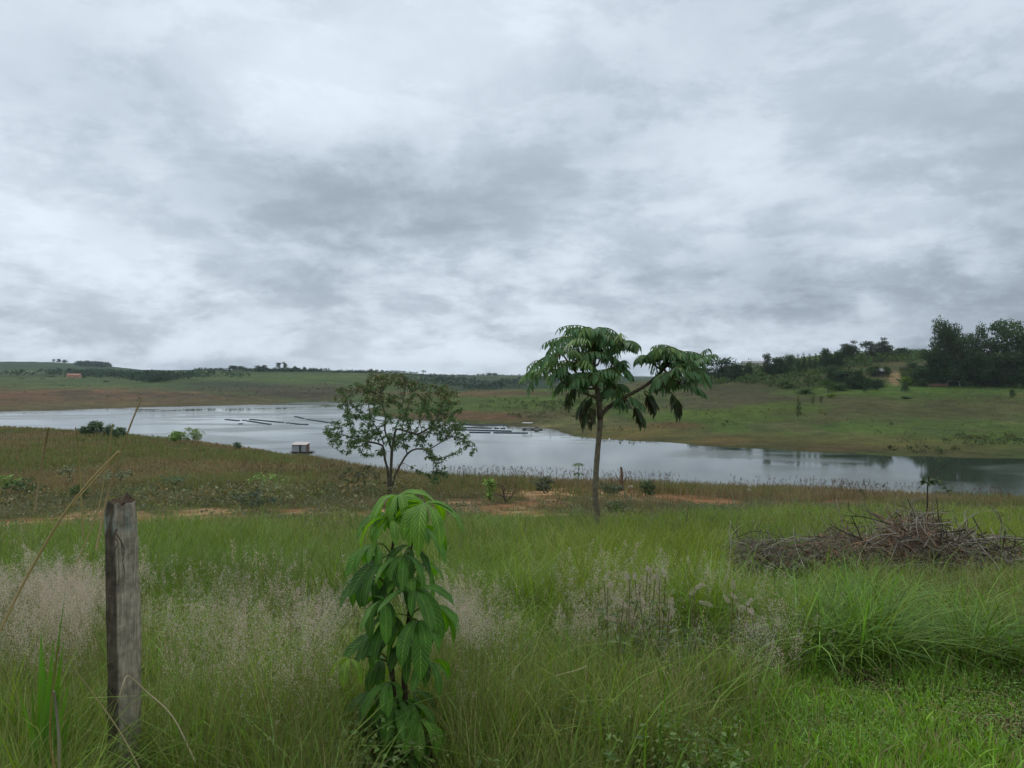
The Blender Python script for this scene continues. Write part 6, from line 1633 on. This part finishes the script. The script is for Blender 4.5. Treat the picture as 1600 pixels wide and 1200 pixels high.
# --- lush dark clumps on the right
LUSH = [(1300, 945, 60, 60, .8), (1365, 925, 40, 55, .8), (1510, 950, 40, 50, .6), (1240, 955, 40, 55, .5), (1575, 965, 30, 40, .4), (1420, 975, 60, 40, .3), (1160, 965, 50, 50, .25), (1090, 900, 60, 40, .2), (770, 815, 55, 22, .5)]
g = Geo(); n = 0; PP, HH = [], []
for cx_, cy_, rx, ry, wt in LUSH:
    m = int(2700 * wt); tx = cx_ + RNG.normal(0, .5, m) * rx; ty = cy_ + RNG.normal(0, .5, m) * ry
    Y = RNG.uniform(4.6, 7.8, m) if cy_ > 850 else RNG.uniform(14, 20, m); X = (tx - CX) / F * Y; zt = H - (ty - HZ) / F * Y; zg = terrain_z(X, Y); hh = zt - zg
    ok = (hh > .2) & (hh < .75); PP.append(np.stack([X, Y, zg], 1)[ok]); HH.append(hh[ok] * RNG.uniform(.7, 1.5, ok.sum()))
PP = np.concatenate(PP); HH = np.concatenate(HH); m = len(PP)
blades(g, PP, HH, np.maximum(RNG.uniform(.007, .017, m), PP[:, 1] * .0008), RNG.uniform(.3, 1.9, m), cvar(C(94, 118, 48, .66), m, .5, .18), 4)
tag(link('lush_grass', g.mesh('lush_grass', M_GRASS)), 'deep green arching grass below the brush heap', 'grass', kind='stuff')

# --- clover and small herbs in the short turf
n = 30000
u = RNG.uniform(.1, .74, n); Y = np.exp(RNG.uniform(math.log(2.5), math.log(6.2), n)); X = u * Y; Z = terrain_z(X, Y); px, py = pix(X, Y, Z)
ok = (RNG.random(n) < lawn_mask(px, py)) & (fbm(X / .5, Y / .5, 110, 3) + RNG.random(n) * .3 > .64); P = np.stack([X, Y, Z], 1)[ok]; m = len(P)
g = Geo(); leafs(g, P + np.array([0, 0, 1]) * RNG.uniform(.01, .09, m)[:, None], rdir(m, -.1, .5), rdir(m, .5, 1), RNG.uniform(.008, .020, m), RNG.uniform(.006, .013, m), cvar(C(92, 122, 48, .8), m, .4, .15), .1, .15)
tag(link('turf_herbs', g.mesh('turf_herbs', M_LEAF)), 'small leafy herbs in the short turf at lower right', 'herbs', kind='stuff')
# low leaves among the tall grass
n = 30000
u = RNG.uniform(-.72, .3, n); Y = np.exp(RNG.uniform(math.log(2.3), math.log(9), n)); X = u * Y; Z = terrain_z(X, Y)
ok = fbm(X / .6, Y / .6, 111, 3) > .60; P = np.stack([X, Y, Z], 1)[ok]; m = len(P)
g = Geo(); leafs(g, P + np.array([0, 0, 1]) * RNG.uniform(.02, .28, m)[:, None], rdir(m, -.3, .5), rdir(m, .2, 1), RNG.uniform(.015, .045, m), RNG.uniform(.008, .022, m), cvar(C(92, 112, 54, .8), m, .35, .15), .1, .2)
tag(link('undergrowth', g.mesh('undergrowth', M_LEAF)), 'small leafy undergrowth between the foreground grasses', 'herbs', kind='stuff')
# litter of straw and dead blades on the turf
n = 9000
u = RNG.uniform(-.72, .74, n); Y = np.exp(RNG.uniform(math.log(2.3), math.log(7), n)); X = u * Y; Z = terrain_z(X, Y); px, py = pix(X, Y, Z)
ok = (fbm(X / .7, Y / .5, 104, 3) > .68); P = np.stack([X, Y, Z], 1)[ok]; m = len(P)
g = Geo(); leafs(g, P + np.array([0, 0, 1]) * RNG.uniform(.01, .06, m)[:, None], rdir(m, -.1, .15), rdir(m, .5, 1), RNG.uniform(.05, .16, m), RNG.uniform(.003, .006, m), cvar(C(150, 132, 100, .8), m, .3, .1), .1, .05)
tag(link('straw_litter', g.mesh('straw_litter', M_DRY)), 'bleached straw lying in the turf', 'litter', kind='stuff')

# --- feathery seed plumes
PLZ = [(350, 1000, 260, 60, .6), (850, 1020, 250, 60, .5), (450, 900, 160, 40, .35), (900, 930, 220, 40, .35), (60, 925, 120, 45, 1.3), (50, 1000, 100, 60, 1.2), (130, 960, 70, 60, .7), (300, 970, 110, 40, .8), (420, 955, 120, 40, 1.2), (515, 965, 60, 45, .8), (330, 1040, 120, 50, .5), (480, 1050, 60, 60, .4),
       (760, 985, 110, 30, 1.2), (870, 985, 90, 35, 1.1), (720, 950, 60, 30, .5), (820, 950, 140, 40, .4), (1000, 965, 50, 60, .6), (1060, 1015, 120, 40, 1.1), (1180, 1000, 70, 45, .9), (1030, 1070, 120, 50, .5), (900, 1060, 120, 60, .3), (700, 1090, 40, 50, .4), (1130, 930, 90, 40, .4),
       (200, 900, 180, 40, .35), (560, 910, 100, 40, .3), (1000, 900, 150, 40, .25), (640, 1000, 160, 60, .4), (250, 1100, 200, 60, .25), (1250, 1000, 60, 50, .3)]
gs_ = Geo(); gp = Geo(); TP, BP, YY = [], [], []
for cx_, cy_, rx, ry, wt in PLZ:
    m = int(950 * wt); tx = cx_ + RNG.normal(0, .55, m) * rx; ty = cy_ + RNG.normal(0, .55, m) * ry
    Y = RNG.uniform(2.6, 6.5, m); X = (tx - CX) / F * Y; zt = H - (ty - HZ) / F * Y
    bx, by = X + RNG.normal(0, .13, m), Y + RNG.normal(0, .13, m); zg = terrain_z(bx, by); hh = zt - zg
    ok = (hh > .30) & (hh < .78) & (fbm(X / .55, Y / .9, 141, 3) + RNG.random(m) * .16 > .545) & ~((np.abs(tx - 622) < 95) & (Y < 3.7)) & ~((np.abs(tx - 190) < 55) & (Y < 3.3)); TP.append(np.stack([X, Y, zt], 1)[ok]); BP.append(np.stack([bx, by, zg], 1)[ok])
TP = np.concatenate(TP); BP = np.concatenate(BP); m = len(TP)
# stalks
mid_ = BP * .5 + TP * .5 + np.array([0, 0, .06]) + rdir(len(BP)) * .025; dirn = unit(TP - BP)
S_ = unit(np.cross(dirn, rdir(m))) ; wst = np.maximum(.0009, TP[:, 1:2] * .00022)
V = np.stack([BP - S_ * wst, BP + S_ * wst, mid_ - S_ * wst, mid_ + S_ * wst, TP], 1)
b = (np.arange(m) * 5)[:, None]
gs_.add(V.reshape(-1, 3), [np.concatenate([b, b + 1, b + 3, b + 2], 1), np.concatenate([b + 2, b + 3, b + 4], 1)], np.repeat(cvar(C(104, 108, 62, .8), m, .2), 5, 0))
tag(link('plume_stalks', gs_.mesh('plume_stalks', M_GRASS)), 'thin stalks carrying the seed plumes', 'grass', kind='stuff')
kk = 46
ln_ = RNG.uniform(.08, .17, m); s = RNG.random((m, kk)) ** .8
axis = unit(dirn + rdir(m) * .25 + np.array([0, 0, -.05]))
off = rdir(m * kk).reshape(m, kk, 3); off = unit(off - axis[:, None] * (off * axis[:, None]).sum(-1, keepdims=True))
rad_ = (RNG.random((m, kk)) ** .6) * .036 * (1.1 - s)
PQ = TP[:, None] - axis[:, None] * (ln_[:, None] * .35)[..., None] + axis[:, None] * (s * ln_[:, None])[..., None] + off * rad_[..., None]
PQ = PQ.reshape(-1, 3); D = (off * .6 + axis[:, None] * .9 + rdir(m * kk).reshape(m, kk, 3) * .5).reshape(-1, 3)
tone = np.repeat(cvar(C(180, 166, 150, .74), m, .16, .10), kk, 0) * RNG.uniform(.85, 1.15, (m * kk, 1))
sz = np.repeat(np.clip(TP[:, 1] / 4.2, .8, 1.5), kk)
leafs(gp, PQ, D, rdir(m * kk), RNG.uniform(.005, .010, m * kk) * sz, .0024 * sz, tone, .15, .1)
tag(link('seed_plumes', gp.mesh('seed_plumes', M_PLUME)), 'pinkish silver seed plumes hovering over the grass', 'grass', kind='stuff')

# --- dry grass of the bank and the left slope
N2 = 230000
x, y, z, cx, cy = field_points(N2, 24, 150, 6)
px, py = pix(cx, cy, terrain_z(cx, cy))
dirt = dirt_mask(px, py, cx, cy); past = sstep(-2, 10, EDGE(px) - py)
hn = fbm(cx / 4, cy / 4, 121, 3); hb = fbm(cx / 13, cy / 13, 122, 3)
crest = sstep(36, 46, cy)
thin = (1 - crest) * (.35 + .4 * (hb > .5))
keep = (RNG.random(len(x)) > dirt * .97) & (RNG.random(len(x)) < past) & (RNG.random(len(x)) > thin) & (z > LAKE + 2)
h = RNG.uniform(.45, .95, len(x)) * (.55 + .8 * hn) * (.42 + .58 * crest)
h = h * np.where(px < 480, .85, 1.0)
w = np.maximum(.010, y * .00095)
left = sstep(560, 420, px)
c1, c2, c3, c4 = C(122, 112, 80, .74), C(114, 104, 78, .74), C(120, 98, 68, .74), C(102, 108, 64, .74)
mx_ = fbm(cx / 6 + 9, cy / 6, 123, 3)[:, None]
col = c1 * (1 - mx_) + c2 * mx_
col = col * (1 - left[:, None] * .8) + (C(110, 110, 72, .64) * (1 - mx_) + C(112, 102, 70, .64) * mx_) * left[:, None] * .8
col = np.where(((hb > .55) & (RNG.random(len(x)) < .7))[:, None], c4, col)
lp_ = fbm(cx / 15, cy / 24, 191, 4)
col = np.where(((lp_ > .53) & (left > .3) & (RNG.random(len(x)) < .8))[:, None], C(132, 116, 84, .74), col)
col = np.where(((lp_ < .43) & (left > .3) & (RNG.random(len(x)) < .75))[:, None], C(102, 112, 64, .72), col)
h = h * np.where((lp_ > .5) & (left > .3), .75, 1.0)
col = np.where((RNG.random(len(x)) < .15)[:, None], c3, col)
col = np.where(((crest < .5) & (mx_[:, 0] > .5))[:, None], C(104, 108, 78, .8), col)
col = col * (1 + (RNG.random((len(x), 1)) - .5) * .5)
P = np.stack([x, y, z - .02], 1)
g = Geo(); blades(g, P[keep], h[keep], w[keep], RNG.uniform(.1, .6, keep.sum()), col[keep], 2)
tag(link('dry_grass', g.mesh('dry_grass', M_DRY)), 'brown dry grass covering the bank above the lake', 'grass', kind='stuff')
# dark seed spikes standing above the crest
n = 2600
u = RNG.uniform(-.35, .70, n); Y = RNG.uniform(44, 62, n); X = u * Y; Z = terrain_z(X, Y); ok = fbm(X / 3, Y / 3, 131, 2) > .52
P = np.stack([X, Y, Z], 1)[ok]; m = len(P); hh = RNG.uniform(.7, 1.35, m)
g = Geo(); blades(g, P, hh, np.full(m, .02), RNG.uniform(.05, .3, m), cvar(C(104, 88, 66, .8), m, .3), 2)
Q = P + np.array([0, 0, 1]) * (hh * .86)[:, None]
for k in range(6):
    leafs(g, Q + rdir(m) * .03 + np.array([0, 0, .035 * k]), rdir(m, .2, 1), rdir(m), .09, .04, cvar(C(88, 72, 56, .8), m, .3), .1, .1)
tag(link('crest_spikes', g.mesh('crest_spikes', M_DRY)), 'brown seed spikes standing above the grass of the crest', 'grass', kind='stuff')
# small herbs on the worn ground
n = 5200
u = RNG.uniform(-.7, .7, n); Y = np.exp(RNG.uniform(math.log(15), math.log(48), n)); X = u * Y; Z = terrain_z(X, Y); px, py = pix(X, Y, Z)
ok = (RNG.random(n) > dirt_mask(px, py, X, Y) * 1.3) & (fbm(X / 2, Y / 2, 133, 3) > .47) & (py < EDGE(px) + 25); P3 = np.stack([X, Y, Z], 1)[ok]
scatter_scrub('ground_herbs', 'grey green herbs dotted over the worn ground', P3, RNG.uniform(.12, .42, len(P3)), C(116, 116, 84, .85), 14, .22, M_LEAF)
# green weeds through the brown slope on the left
n = 1500
u = RNG.uniform(-.72, -.1, n); Y = np.exp(RNG.uniform(math.log(28), math.log(130), n)); X = u * Y; Z = terrain_z(X, Y)
ok = (fbm(X / 9, Y / 9, 135, 3) > .5); P3 = np.stack([X, Y, Z], 1)[ok]
scatter_scrub('slope_weeds', 'olive weeds scattered through the brown grass of the left slope', P3, RNG.uniform(.3, .9, len(P3)), C(116, 114, 74, .85), 18, .2, M_LEAF)


# ------------------------------------------------------------------ air
g = Geo(); box(g, (0, 0, 22), (12400, 12400, 98), (1, 1, 1))
m, nt, ns, ln = new_mat('haze')
pv = nd(nt, 'ShaderNodeVolumePrincipled', inp={'Color': (.80, .90, 1.0, 1), 'Density': 0.000075, 'Anisotropy': 0.0})
out = nd(nt, 'ShaderNodeOutputMaterial'); ln.new(pv.outputs[0], out.inputs['Volume'])
tag(link('haze', g.mesh('haze', m)), 'thin bluish haze over the lake and far hills', 'haze', kind='stuff')
SC.cycles.volume_bounces = 0; SC.cycles.volume_step_rate = 4
